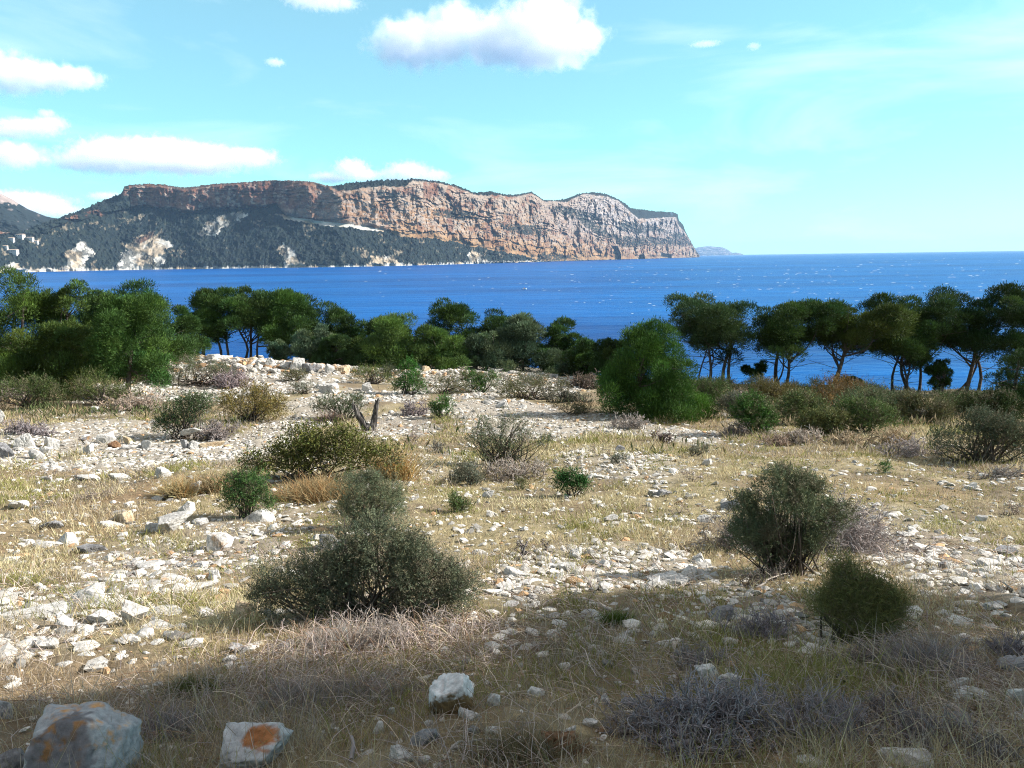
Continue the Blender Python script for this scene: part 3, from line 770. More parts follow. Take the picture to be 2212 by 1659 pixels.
DKG, MDG, LTG, GRG, BRG, OLV = (.028, .046, .014), (.036, .060, .017), (.060, .088, .026), (.062, .080, .050), (.034, .075, .014), (.048, .060, .016)
GL, GC, GR_ = 'pines on the left slope', 'pines behind the stone bank', 'wind-shaped pines along the right shore'
TREES = [
    # right shore row
    (1556, 41, 640, 775, 216, 'spread', (.042, .062, .026), 'grey-green wind-shaped pine on several trunks, first of the shore row beside the young bushy pine', [(1562, 1.0), (1530, .9), (1578, .9), (1508, .5)], 40000, 60, GR_),
    (1706, 41.5, 655, 785, 196, 'spread', MDG, 'dark pine with a forked trunk and low spreading branches, left neighbour of the leaning pine', [(1686, 1.15), (1694, .9), (1668, .5)], 36000, 56, GR_),
    (1856, 41, 659, 782, 202, 'spread', OLV, 'pine with a single thick trunk leaning right over the bright water', [(1797, 1.3)], 36000, 56, GR_),
    (1990, 42.2, 626, 775, 199, 'spread', DKG, 'tall dark pine on a cluster of thin trunks, just right of the leaning pine', [(1968, .9), (1940, .75), (1988, .8)], 38000, 58, GR_),
    (1958, 41, 690, 815, 130, 'spread', MDG, 'lower pine with drooping foliage in front of the tall clustered pine', [(1960, .7), (1948, .6)], 22000, 40, GR_),
    (2142, 41.5, 625, 795, 193, 'spread', DKG, 'tall pine with two slanting trunks near the right edge of the photo', [(2085, 1.2), (2106, .9), (2060, .6)], 38000, 58, GR_),
    (2225, 40, 640, 815, 140, 'spread', DKG, 'dark pine cut by the right edge behind the low bushy pine', None, 22000, 40, GR_),
    (2030, 40.5, 778, 850, 56, 'bushy', DKG, 'small dark scrubby pine among the clustered trunks of the shore row', None, 8000, 24, GR_),
    (2205, 31, 735, 915, 145, 'bushy', DKG, 'low dark bushy pine at the right edge, growing down to the ground', None, 42000, 80, GR_),
    (1636, 41, 772, 822, 46, 'spread', DKG, 'thin crooked sapling between the first two pines of the shore row', [(1650, .4)], 3000, 12, GR_),
    (1842, 40, 815, 846, 46, 'spread', MDG, 'tiny young pine at the foot of the leaning pine', [(1832, .3)], 2200, 10, GR_),
    # young bushy pine
    (1394, 24.2, 696, 918, 236, 'cone', (.034, .066, .014), 'dense young pine, bushy down to the pale stony ground, right of centre', None, 110000, 170, 'young pines'),
    # left slope
    (45, 31, 578, 845, 225, 'bushy', (.045, .066, .016), 'tallest bushy pine filling the left edge of the photo', None, 80000, 130, GL),
    (150, 31.5, 598, 830, 120, 'bushy', (.042, .062, .016), 'narrow pine crown squeezed between the big left edge pine and the bright green one', None, 24000, 50, GL),
    (278, 29, 632, 828, 168, 'bushy', (.038, .068, .017), 'bright green bushy pine right of the left edge pines, with branches near the ground', None, 70000, 110, GL),
    (318, 36, 605, 815, 186, 'dome', MDG, 'round topped pine behind the bright green bushy pine', None, 46000, 70, GL),
    (215, 35, 634, 840, 140, 'bushy', DKG, 'dark pine in the gap between the left edge pines and the bright green one', None, 30000, 60, GL),
    (208, 37, 630, 830, 140, 'dome', DKG, 'dark background pine behind the left slope, showing left of the round topped pine', None, 30000, 50, GL),
    (392, 43, 655, 800, 96, 'dome', MDG, 'pine filling the gap between the round topped pine and the umbrella stand', None, 24000, 44, GL),
    (846, 50, 688, 808, 110, 'dome', DKG, 'dark pine behind the sunlit round pine, at the end of the stand', None, 26000, 44, GC),
    (-75, 31, 600, 850, 130, 'bushy', MDG, 'pine only partly seen beyond the left edge of the photo', None, 14000, 40, GL),
    (110, 28.5, 690, 845, 170, 'bushy', (.046, .064, .016), 'low olive green pine in front of the left edge pines', None, 50000, 90, GL),
    # stand behind the stone bank
    (444, 51, 636, 735, 100, 'dome', DKG, 'leftmost narrow pine of the umbrella stand above the stone bank', [(428, .8), (440, .9)], 20000, 36, GC),
    (488, 51, 620, 735, 130, 'dome', MDG, 'broad umbrella pine, second from the left of the stand above the stone bank', [(470, 1), (492, .9)], 28000, 46, GC),
    (548, 52, 616, 732, 136, 'dome', (.042, .062, .020), 'highest umbrella pine in the middle of the stand above the stone bank', [(520, .9), (536, 1.0)], 30000, 48, GC),
    (606, 51.5, 621, 745, 122, 'dome', MDG, 'right umbrella pine of the stand, beside the grey-green olive tree', [(556, .8), (586, 1)], 28000, 46, GC),
    (676, 54, 629, 790, 134, 'dome', DKG, 'dark round pine rising behind the grey-green olive tree', None, 32000, 50, GC),
    (736, 53, 664, 805, 124, 'dome', DKG, 'dark pine on the descending edge of the stand, against the sea', None, 28000, 46, GC),
    (788, 52, 694, 808, 104, 'dome', MDG, 'lowest pine at the right end of the descending stand', None, 22000, 40, GC),
    (806, 46.5, 726, 800, 108, 'bushy', (.040, .062, .022), 'low rounded pine bush in front of the descending stand', None, 26000, 50, GC),
    (716, 46.5, 726, 792, 84, 'bushy', (.038, .060, .022), 'small green pine bush between the olive tree and the low rounded bush', None, 18000, 44, GC),
    (882, 46, 678, 808, 160, 'dome', LTG, 'pale sunlit round pine in the centre, left of the dark twin crowns', None, 42000, 64, GC),
    (950, 45, 700, 806, 110, 'dome', LTG, 'low pale pine leaning against the right side of the sunlit round pine', None, 26000, 46, GC),
    (980, 55, 640, 812, 150, 'dome', DKG, 'dark tall pine with the left one of the twin crowns in the centre', [(985, 1.0)], 38000, 56, GC),
    (1086, 55, 645, 812, 138, 'dome', DKG, 'dark tall pine with the right one of the twin crowns in the centre', None, 34000, 54, GC),
    (1204, 47.5, 688, 815, 112, 'dome', MDG, 'green round pine at the right end of the central group, against the water', None, 28000, 46, GC),
    (1132, 46.5, 682, 816, 156, 'dome', GRG, 'large grey-green pine below the twin dark crowns', None, 40000, 60, GC),
    (1048, 45.5, 715, 798, 92, 'bushy', GRG, 'small grey-green pine bush left of the large grey-green pine', None, 20000, 44, GC),
    (1266, 44, 736, 815, 92, 'bushy', MDG, 'low dark pine left of the dense young pine', None, 22000, 46, GC),
    (1322, 42, 736, 820, 96, 'bushy', DKG, 'low dark pine half hidden behind the dense young pine', None, 22000, 46, GC),
    (1236, 44.5, 752, 815, 70, 'bushy', GRG, 'low grey-green pine bush between the green round pine and the low dark one', None, 14000, 36, GC),
]
for (px, Y, top, cb, cw, kd, col, lb, trk, lv, pf, grp) in TREES:
    pine(px, Y, top, cb, cw, kd, col, lb, trk, lv, pf, group=grp)
pine(664, 47, 706, 778, 96, 'bushy', (.075, .095, .060), 'grey-green olive tree at the right end of the stone bank', None, 18000, 40, name='olive_tree', cat='olive tree', group='olive trees')
pine(598, 48, 736, 776, 52, 'bushy', (.070, .095, .058), 'small grey-green olive shrub left of the olive tree above the stone bank', None, 8000, 24, name='olive_tree', cat='olive tree', group='olive trees')


def shade_pine(sx, sy, r, hc, label, n=9000):
    """pines standing beside the photographer; their shade covers the foreground"""
    S = np.array([math.sin(SUN_AZ) * math.cos(SUN_EL), math.cos(SUN_AZ) * math.cos(SUN_EL), math.sin(SUN_EL)])
    p = np.array([sx, sy, float(H(sx, sy))])
    for t in np.arange(.5, 30, .05):
        q = p + S * t
        if q[2] - float(H(q[0], q[1])) > hc: break
    x, y = q[0], q[1]; g = float(H(x, y))
    root = thing('pine_tree', (x, y, g), label, 'pine tree', 'pines beside the viewpoint')
    k = 50; cc = rdir(k) * np.cbrt(rng.uniform(.1, 1, (k, 1))) * np.array([r, r, r * .75]) * .85 + np.array([0, 0, hc])
    idx = rng.integers(0, k, n); d = rdir(n, .3)
    P = cc[idx] + d * rng.uniform(.2, 1, (n, 1)) ** .5 * r * .32
    V, Fq = leaf_geo(P, unit(d + rng.normal(0, .4, (n, 3)) + [0, 0, .5]), .15, .04)
    obj('crown', make_mesh('crown', V, Fq, M_PINE, np.repeat(vary(MDG, n, .2), 4, 0)), root)
    t = np.linspace(0, 1, 8)[:, None]
    tub = [tube_geo((np.array([0, 0, -.2]) + np.array([.3, .1, hc + .5]) * t + np.sin(t * 3) * np.array([.15, .1, 0]))[None], (.14 * (1 - .7 * t[:, 0]))[None], 7)]
    for c in cc[:16]:
        q = np.array([.2, .05, hc * .55]); tub.append(tube_geo((q + (c - q) * t)[None], (.04 * (1 - .7 * t[:, 0]))[None], 5))
    V, Fs = merge(tub); obj('trunk', make_mesh('trunk', V, np.concatenate(Fs), M_BARK, None, True), root)


shade_pine(2.15, 4.6, 1.5, 4.6, 'pine outside the right edge whose shade falls on the green grass bush')
shade_pine(3.9, 2.5, 1.6, 3.6, 'pine outside the right edge whose shade falls on the lower right stones')
shade_pine(.8, 3.1, 1.7, 5.2, 'tall pine outside the right edge whose shade falls on the bottom centre grass')
shade_pine(-1.1, 2.35, 1.45, 6.0, 'taller pine outside the right edge whose shade falls on the orange patched boulder')
shade_pine(-2.4, 2.2, 1.35, 5.0, 'pine close to the viewpoint whose shade falls on the large grey boulder')
shade_pine(2.2, 2.0, 1.8, 4.2, 'pine beside the viewpoint whose shade falls on the lilac twig bushes')


# ----------------------------------------------------------------------------
# shrubs
# ----------------------------------------------------------------------------
def branching(n0, origin, spread, length, levels=3, kids=5, rad=.012, up=.8, wob=.12, K=6, shrink=.55, bsp=.05):
    """arrays of twig paths: returns list of (paths (N,K,3), radii (N,K))"""
    out = []
    d = unit(rdir(n0) * spread + np.array([0, 0, up])); d[:, 2] = np.abs(d[:, 2]) + .05; d = unit(d)
    st = origin + rng.normal(0, 1, (n0, 3)) * np.array([1, .6, 0]) * bsp; st[:, 2] += H(st[:, 0], st[:, 1]) - float(H(origin[0], origin[1]))
    ln = rng.uniform(.6, 1.0, n0) * length
    r = np.full(n0, rad)
    for lv in range(levels):
        n = len(st); t = np.linspace(0, 1, K)
        steps = d[:, None, :] + np.cumsum(rng.normal(0, wob * 2.2, (n, K, 3)), 1)
        steps = unit(steps) * (ln / (K - 1))[:, None, None]; steps[:, 0] = 0
        P = st[:, None, :] + np.cumsum(steps, 1)
        out.append((P, r[:, None] * (1 - .6 * t)[None]))
        if lv == levels - 1: break
        i = np.repeat(np.arange(n), kids); j = rng.uniform(.3, 1, len(i)) * (K - 1); a = np.minimum(j.astype(int), K - 2); fr = (j - a)[:, None]
        st = P[i, a] * (1 - fr) + P[i, a + 1] * fr
        d = unit(unit(P[i, a + 1] - P[i, a]) + rng.normal(0, .6, (len(i), 3)) + np.array([0, 0, .15]))
        ln = ln[i] * shrink * rng.uniform(.6, 1.2, len(i)); r = r[i] * .55
    return out


def twig_part(name, sets, base, parent, col, amt=.25, mat=None):
    geo = []; cols = []
    for P, Rd in sets:
        sides = 3 if Rd[0, 0] < .012 else 5
        g = tube_geo(P, Rd, sides); geo.append(g)
        c = vary(col, P.shape[0], amt, .05); cols.append(np.repeat(c, P.shape[1] * sides, 0))
    V, Fs = merge(geo)
    return obj(name, make_mesh(name, V - base, np.concatenate(Fs), mat or M_DRY, np.concatenate(cols), True), parent)


def shrub(label, base_px, blobs, col, n=9000, leaf=None, name='green_shrub', cat='shrub', group='green shrubs', stems=40, stem_col=(.12, .10, .085), gap=.40, asp=.34, sprig=9, dead=0, upb=.55, droop=0.0):
    b = at(*base_px); Y = b[1]; sc = Y / F * 1.03
    root = thing(name, b, label, cat, group)
    leaf = leaf or max(.016, 2.3 * Y / 769)
    vol = [w * h for _, _, w, h in blobs]; tot = sum(vol)
    Vs = []; Fs_ = []; Cs = []; ends = []; dead_ends = []
    for (px, py, w, h), v in zip(blobs, vol):
        c = on_plane(px, py, Y + rng.uniform(-.12, .12) * w * sc); rx = w * .5 * sc; rz = h * .5 * sc / .97
        k = max(int(n * v / tot / sprig), 8)
        nlp = int(rng.integers(7, 12)); ld_ = rdir(nlp, .35); lc_ = c + ld_ * rng.uniform(.45, .85, (nlp, 1)) * np.array([rx, rx * .85, rz]); lr_ = rng.uniform(.30, .62, nlp) * np.sqrt(rx * rz)
        lc_ = np.concatenate([lc_, [c]]); lr_ = np.append(lr_, .85 * min(rx, rz))
        li_ = rng.choice(nlp + 1, k, p=lr_ ** 2 / np.sum(lr_ ** 2))
        d = rdir(k, .25); rr = rng.uniform(.05, 1, (k, 1)) ** .45 * (1 + (rng.random((k, 1)) < .16) * rng.uniform(.1, .75, (k, 1)))
        S0 = lc_[li_] + d * rr * lr_[li_][:, None]
        g = fbm(S0 / (min(rx, rz) * .42) + px, 3, 23)
        ok = (g > gap + .10 * (rr[:, 0] < .5)) & (S0[:, 2] > H(S0[:, 0], S0[:, 1]) - .02)
        S0 = S0[ok]; d = d[ok]; k = len(S0)
        if k == 0: continue
        sd = unit(d * .75 + np.array([0, 0, upb]) + rng.normal(0, .4, (k, 3)))
        sl = leaf * rng.uniform(2.0, 4.2, k)
        t = np.linspace(.05, 1, sprig)[None, :, None]
        P = (S0[:, None] + sd[:, None] * sl[:, None, None] * t).reshape(-1, 3)
        ld = unit(np.repeat(sd, sprig, 0) * .7 + rng.normal(0, .62, (k * sprig, 3)))
        L = leaf * rng.uniform(.7, 1.35, len(P)); V, Fq = leaf_geo(P, ld, L, L * asp)
        cc = vary(np.array(col) * 1.25, k, .14, .08) * (.65 + .75 * fbm(S0 / (min(rx, rz) * .55) + 9, 3, 29))[:, None]; dd = (fbm(S0 / (min(rx, rz) * .5) + 31, 3, 37) > .60)[:, None]; cc = np.where(dd, cc * .4 + np.array([.17, .14, .10]) * .6, cc); cc = np.repeat(cc, sprig, 0) * np.clip(1 + rng.normal(0, .15, (k * sprig, 1)), .4, 1.9)
        Vs.append((V, Fq)); Cs.append(np.repeat(cc, 4, 0))
        m = max(4, int(stems * v / tot)); q = rng.integers(0, k, m); ends.append(S0[q])
    V, Fs = merge(Vs)
    obj('foliage', make_mesh('foliage', V - b, np.concatenate(Fs), M_LEAF, np.concatenate(Cs)), root)
    E = np.concatenate(ends); m = len(E)
    E = E + (E - b) * rng.uniform(-.1, .16, (m, 1))
    b0 = b + rng.normal(0, 1, (m, 3)) * np.array([.22, .12, 0]) * np.ptp(E[:, 0]) * .5; b0[:, 2] = H(b0[:, 0], b0[:, 1]) - .03
    t = np.linspace(0, 1, 8)[None, :, None]
    P = b0[:, None] + (E - b0)[:, None] * t + np.sin(t * math.pi) * rng.normal(0, .08, (m, 1, 3)) * np.linalg.norm(E - b0, axis=1)[:, None, None]
    rad = np.maximum(.009, .0009 * Y)
    twig_part('stems', [(P, rad * (1.25 - t[:, :, 0]) * rng.uniform(.5, 1.2, (m, 1)))], b, root, stem_col)
    return root


def dry_shrub(label, base_px, w, h, col=(.33, .29, .26), n0=26, kids=6, levels=3, name='dry_shrub', cat='dry shrub', group='dry leafless shrubs', up=.7, spread=1.0, rad=None, wob=.15, leafy=0, leafcol=(.2, .18, .12), parent=None):
    b = at(*base_px); Y = b[1]; sc = Y / F * 1.03
    length = h * sc / (1 + .35 * (levels - 1)) / .85
    rad = rad or max(.0045, .00075 * Y)
    sets = branching(n0, b + np.array([0, 0, -.02]), spread * (w / (2 * h)) * 1.15, length, levels, kids, rad, up, wob, bsp=w * sc * .17)
    mind = .00030 * Y
    sets = [(P, np.maximum(Rd, mind)) for P, Rd in sets]
    root = thing(name, b, label, cat, group)
    twig_part('branches', sets[:-1], b, root, np.array(col) * .8)
    twig_part('twigs', sets[-1:], b, root, col)
    if leafy:
        P = sets[-1][0][:, 2:].reshape(-1, 3); q = rng.integers(0, len(P), leafy)
        L = max(.012, 1.7 * Y / 769); V, Fq = leaf_geo(P[q], rdir(leafy, .4), rng.uniform(.6, 1.3, leafy) * L, L * .35)
        obj('foliage', make_mesh('foliage', V - b, Fq, M_LEAF, np.repeat(vary(leafcol, leafy, .3, .1), 4, 0)), root)
    return root


def tuft(label, base_px, w, h, col, n=900, name='grass_tuft', cat='grass tuft', group='tall grass tufts', lean=.55, wid=None, flop=.25, vr=.3):
    b = at(*base_px); Y = b[1]; sc = Y / F * 1.03
    hw = w * .5 * sc; hh = h * sc
    st = b + np.concatenate([rng.normal(0, .38, (n, 2)) * np.array([hw, hw * .6]), np.zeros((n, 1))], 1); st[:, 2] = H(st[:, 0], st[:, 1]) - .02
    d = np.concatenate([rng.normal(0, lean, (n, 2)), np.ones((n, 1))], 1); d[:, :2] += (st - b)[:, :2] / max(hw, .05) * .35; d = unit(d)
    ln = hh * rng.uniform(.45, 1.05, n); t = np.linspace(0, 1, 5)[None, :, None]
    P = st[:, None] + d[:, None] * ln[:, None, None] * t
    P[:, :, 2] -= (t[:, :, 0] ** 2) * (rng.uniform(0, flop, n) * ln)[:, None]
    P[:, :, :2] += (t ** 2) * (rng.normal(0, .25, (n, 1, 2)) * ln[:, None, None])
    wd = wid or max(.0016, .00042 * Y)
    root = obj(name, None) if False else None
    V, Fq = tube_geo(P, wd * (1.1 - t[:, :, 0]), 3)
    c = vary(col, n, vr, .12)
    o = obj(name, make_mesh(name, V - b, Fq, M_GRASS, np.repeat(c, 15, 0)), None, b)
    return tag(o, label, cat, group)


ROSE = (.092, .106, .066); ROSE2 = (.102, .124, .074); DARK = (.045, .060, .032); MAST = (.095, .105, .030); BRIGHT = (.045, .110, .022); OLIVE = (.085, .088, .040); RUST = (.125, .080, .030); SILV = (.105, .115, .085)
GREYD = (.36, .32, .29); LILAC = (.30, .26, .27); TAN = (.42, .34, .22)

# --- foreground and middle ground
shrub('largest dark green bush in the centre foreground with pale dead twigs at its foot', (800, 1345), [(820, 1190, 200, 130), (740, 1245, 130, 120), (650, 1270, 200, 150), (600, 1300, 110, 110), (890, 1200, 120, 110), (990, 1270, 130, 90), (930, 1250, 110, 110), (700, 1310, 220, 80), (870, 1300, 180, 70), (750, 1225, 180, 110), (880, 1245, 170, 110), (960, 1300, 130, 70)], ROSE, 170000, .0165, name='juniper_bush', cat='bush', group='dark juniper bushes', stems=150, gap=.40, asp=.24)
dry_shrub('pale dead twigs spilling out below the largest dark bush', (870, 1385), 330, 105, (.40, .35, .32), 70, 5, 3, up=.45, group='dead twigs under bushes')
dry_shrub('grey dead branch tangle on top of the left lobe of the largest dark bush', (715, 1270), 110, 95, (.40, .38, .36), 30, 6, 3, group='dead twigs under bushes')
shrub('rounded mid green bush directly behind the largest dark bush', (795, 1140), [(795, 1080, 150, 110), (760, 1105, 90, 70), (840, 1090, 90, 90), (800, 1050, 90, 60)], ROSE2, 70000, .019, name='juniper_bush', cat='bush', group='dark juniper bushes', stems=60, gap=.38, asp=.24)
shrub('tall green bush with bare grey twigs on both sides, right of centre', (1700, 1240), [(1700, 1090, 150, 100), (1640, 1140, 120, 110), (1690, 1035, 110, 36), (1755, 1062, 70, 50), (1790, 1120, 90, 80), (1735, 1175, 130, 70), (1660, 1195, 140, 60), (1610, 1090, 60, 50)], (.092, .112, .062), 120000, .0185, name='juniper_bush', cat='bush', group='dark juniper bushes', stems=120, gap=.40, asp=.28)
dry_shrub('grey twiggy brush hugging the right side of the tall green bush', (1820, 1190), 210, 165, (.36,.32,.31), 110, 6, 3, up=.6, group='dead twigs under bushes')
dry_shrub('dark leafless brush hugging the left side of the tall green bush', (1600, 1185), 130, 110, (.24, .21, .20), 50, 6, 3, group='dead twigs under bushes')
dry_shrub('bare dark branches reaching left from the foot of the tall green bush', (1640, 1262), 160, 85, (.20, .17, .15), 22, 5, 3, up=.3, group='dead twigs under bushes')
shrub('open branched grey-green bush in the middle of the dry field', (1085, 1005), [(1060, 950, 110, 80), (1110, 925, 70, 80), (1140, 960, 70, 60), (1030, 955, 70, 60), (1085, 985, 150, 50), (1045, 915, 40, 40), (1175, 965, 45, 50)], (.072, .092, .050), 26000, .030, name='juniper_bush', cat='bush', group='dark juniper bushes', stems=90, gap=.46, asp=.26)
dry_shrub('light grey brush at the foot of the open branched bush', (1120, 1030), 230, 62, (.40, .35, .31), 60, 5, 3, up=.6, group='dead twigs under bushes')
dry_shrub('dark grey brush on the left below the open branched bush', (1000, 1040), 70, 52, (.20, .20, .15), 26, 5, 3, leafy=2500, leafcol=(.07, .08, .05))
shrub('wide olive yellow mastic bush left of centre, beside the broken stump', (680, 1040), [(700, 980, 170, 90), (610, 1005, 110, 60), (770, 985, 110, 70), (650, 980, 90, 60), (740, 955, 80, 40), (540, 1010, 50, 40), (830, 1000, 60, 50)], MAST, 16000, .062, name='mastic_bush', cat='bush', group='mastic bushes', stems=60, gap=.38, asp=.30, sprig=6)
tuft('golden tall grass below the wide mastic bush', (690, 1075), 190, 62, (.43, .32, .17), 1800)
tuft('pale golden grass spire right of the wide mastic bush', (850, 1035), 90, 90, (.52, .40, .20), 900, lean=.3)
shrub('fresh green round shrub behind the broad white slab on the left', (535, 1120), [(535, 1068, 110, 85), (510, 1085, 70, 60), (565, 1085, 60, 55), (520, 1045, 60, 40)], (.050, .098, .030), 22000, .024, stems=30, gap=.37)
tuft('large yellow grass clump left of the fresh green round shrub', (385, 1075), 70, 62, (.46, .37, .20), 900)
tuft('brown grass clump next to the upright hollow stone', (455, 1060), 80, 60, (.40, .31, .18), 700)
shrub('small dark green shrub standing alone in the dry field', (1235, 1072), [(1235, 1045, 66, 46), (1222, 1035, 34, 36), (1255, 1050, 34, 34)], (.030, .085, .024), 6000, .034, stems=14, gap=.36)
shrub('little low green shrub left of the white pebbles in the field centre', (985, 1106), [(985, 1090, 52, 30), (1000, 1095, 34, 22)], (.06, .095, .03), 4500, .022, stems=10)
shrub('tiny green sprout in the dry field right of the tall green bush', (1913, 1022), [(1913, 1012, 26, 20)], BRIGHT, 1500, .026, stems=5)
dry_shrub('gnarled dead bush with dark twisting branches in the field centre', (1150, 1205), 100, 88, (.20, .175, .165), 9, 5, 3, spread=1.3, up=.5, rad=.016, wob=.2)
dry_shrub('small twiggy dark bush near the foot of the dense young pine', (1437, 957), 66, 42, (.16, .12, .11), 14, 5, 3)
dry_shrub('wide pale grey brush in front of the dense young pine', (1355, 925), 120, 38, GREYD, 50, 5, 3, up=.6)
shrub('dark green rounded bush on the white gravel, left of the table-like stones', (395, 950), [(390, 905, 120, 75), (365, 920, 80, 55), (420, 880, 90, 55), (440, 870, 70, 40)], (.050, .078, .034), 20000, .040, stems=40, gap=.38)
dry_shrub('grey twiggy shrub leaning on the dark rounded gravel bush', (462, 950), 66, 58, (.30, .26, .25), 34, 6, 3)
shrub('golden brown broad bush behind the dark rounded gravel bush', (540, 908), [(545, 875, 150, 62), (500, 870, 80, 50), (590, 888, 80, 44), (545, 850, 90, 34)], (.125, .100, .030), 18000, .046, name='mastic_bush', cat='bush', group='mastic bushes', stems=40, gap=.37)
dry_shrub('thin dark twigs in front of the golden brown broad bush', (527, 912), 44, 42, (.14, .12, .11), 8, 4, 3)
shrub('dark green bush behind the broken stump', (742, 905), [(735, 880, 110, 44), (700, 882, 60, 36), (775, 872, 70, 40)], (.050, .075, .034), 12000, .040, stems=26)
tuft('round brown dried bush ball left of the broken stump', (713, 913), 34, 40, (.22, .17, .14), 900, lean=.9, flop=.7)
shrub('small bright green seedling right of the stump on the gravel', (955, 900), [(955, 880, 52, 38), (940, 888, 30, 24)], BRIGHT, 6000, .042, stems=10, gap=.34, name='pine_seedling', cat='seedling', group='pine seedlings', upb=.9)
dry_shrub('purple grey twiggy shrub left of the small bright seedling', (895, 898), 70, 42, LILAC, 30, 5, 3)
shrub('bright green young pine shrub standing before the stone bank', (880, 852), [(882, 828, 72, 46), (880, 800, 46, 44), (860, 838, 40, 30), (905, 835, 40, 34)], (.036, .105, .018), 14000, .05, stems=16, gap=.33, name='pine_seedling', cat='seedling', group='pine seedlings', upb=.9)
shrub('lower bright green young pine shrub right of the taller one', (1040, 848), [(1025, 825, 50, 40), (1060, 822, 46, 36), (1040, 838, 76, 24)], (.045, .105, .022), 11000, .05, stems=14, gap=.34, name='pine_seedling', cat='seedling', group='pine seedlings', upb=.9)
shrub('wide low olive bush in front of the right end of the stone bank', (1140, 862), [(1140, 840, 190, 40), (1090, 848, 90, 32), (1200, 842, 80, 34)], OLIVE, 17000, .045, stems=40, gap=.37)
shrub('flat dark mat bush on the gravel left of the young pine', (1238, 896), [(1238, 883, 100, 26), (1260, 886, 60, 20)], (.075, .080, .040), 8000, .035, stems=20)
dry_shrub('grey-green twiggy bush left of the dense young pine', (1222, 868), 90, 40, (.20, .19, .15), 40, 5, 3, leafy=3000, leafcol=(.10, .10, .07))
dry_shrub('dull brown brush at the right end of the stone bank', (1258, 838), 70, 50, (.18, .14, .12), 34, 5, 3, leafy=2000, leafcol=(.09, .08, .05))
shrub('olive low bush under the bright young pine shrubs', (960, 850), [(955, 838, 90, 30), (990, 842, 60, 26)], OLIVE, 9000, .045, stems=20)
shrub('yellow green low bush left of the bright young pine shrub', (800, 830), [(800, 812, 90, 34), (780, 805, 50, 26), (835, 822, 40, 28)], (.075, .098, .030), 10000, .048, stems=20)
shrub('small grey-green bush on the pale gravel below the stone bank', (655, 850), [(655, 839, 64, 26)], SILV, 5000, .04, stems=14)
shrub('grey-green bush below the left end of the stone bank', (430, 832), [(400, 800, 110, 50), (470, 805, 90, 50), (370, 815, 60, 40), (500, 815, 60, 36)], (.085, .098, .055), 18000, .046, stems=40)
dry_shrub('purple grey leafless shrub below the middle of the stone bank', (505, 838), 90, 52, (.34, .28, .29), 40, 6, 3)
dry_shrub('pale dry brush in the middle of the left field edge', (285, 888), 120, 54, (.42, .34, .28), 50, 6, 3)
shrub('olive green bush at the foot of the bright green bushy pine', (225, 875), [(220, 845, 120, 56), (180, 855, 90, 44), (270, 850, 60, 44)], (.070, .090, .030), 18000, .042, stems=30)
shrub('dark low bush at the left edge under the pines', (60, 880), [(60, 845, 150, 60), (110, 855, 90, 54), (20, 850, 80, 60)], (.055, .075, .026), 20000, .042, stems=30)
dry_shrub('grey dead shrub cut by the left edge of the photo', (12, 868), 90, 62, (.36, .30, .27), 40, 6, 3)
dry_shrub('purple grey low shrub on the left gravel edge', (58, 938), 110, 44, LILAC, 44, 6, 3)
shrub('shaded green bush between the left pines and the stone bank', (360, 830), [(345, 795, 70, 70), (330, 820, 80, 44)], (.040, .070, .022), 12000, .045, stems=20)
shrub('green undergrowth bush below the left edge pines', (170, 820), [(150, 790, 130, 60), (230, 800, 80, 50)], (.045, .075, .020), 15000, .05, stems=20)
shrub('grey-green herb clump left of the open branched bush', (1015, 1050), [(1005, 1025, 66, 44), (1030, 1035, 40, 30)], SILV, 5000, .026, stems=14)
shrub('low leafy clump on the right below the open branched bush', (1120, 1058), [(1120, 1048, 46, 20)], OLIVE, 2200, .024, stems=8)
shrub('small grey clump in the gravel above the open branched bush', (945, 978), [(945, 969, 40, 20)], (.14, .135, .12), 2200, .03, stems=8)
shrub('small round grey tuft in the field between the gravel and the tall green bush', (1340, 1002), [(1340, 994, 40, 18)], SILV, 2000, .026, stems=8)
shrub('grey cushion shrub in the grass right of the small twiggy dark bush', (1500, 985), [(1500, 976, 40, 18), (1525, 972, 26, 14)], (.12, .125, .09), 2400, .028, stems=8)

for lb, bp, bl, c in [('low grey-green scrub in front of the left half of the stone bank', (480, 812), [(470, 803, 60, 22), (500, 806, 40, 18)], SILV), ('small green scrub in front of the tall pale boulder of the bank', (640, 822), [(636, 814, 56, 20)], OLIVE), ('olive scrub fading the stone bank out at its centre', (1005, 822), [(1000, 812, 70, 20), (1030, 815, 40, 16)], OLIVE), ('grey-green scrub on the right end of the stone bank', (1165, 830), [(1160, 820, 80, 20)], SILV), ('dark scrub tuft on the stone bank left of the bright young pine', (840, 812), [(838, 804, 50, 18)], DARK)]:
    shrub(lb, bp, bl, c, 7000, .045, stems=14, group='scrub along the stone bank')
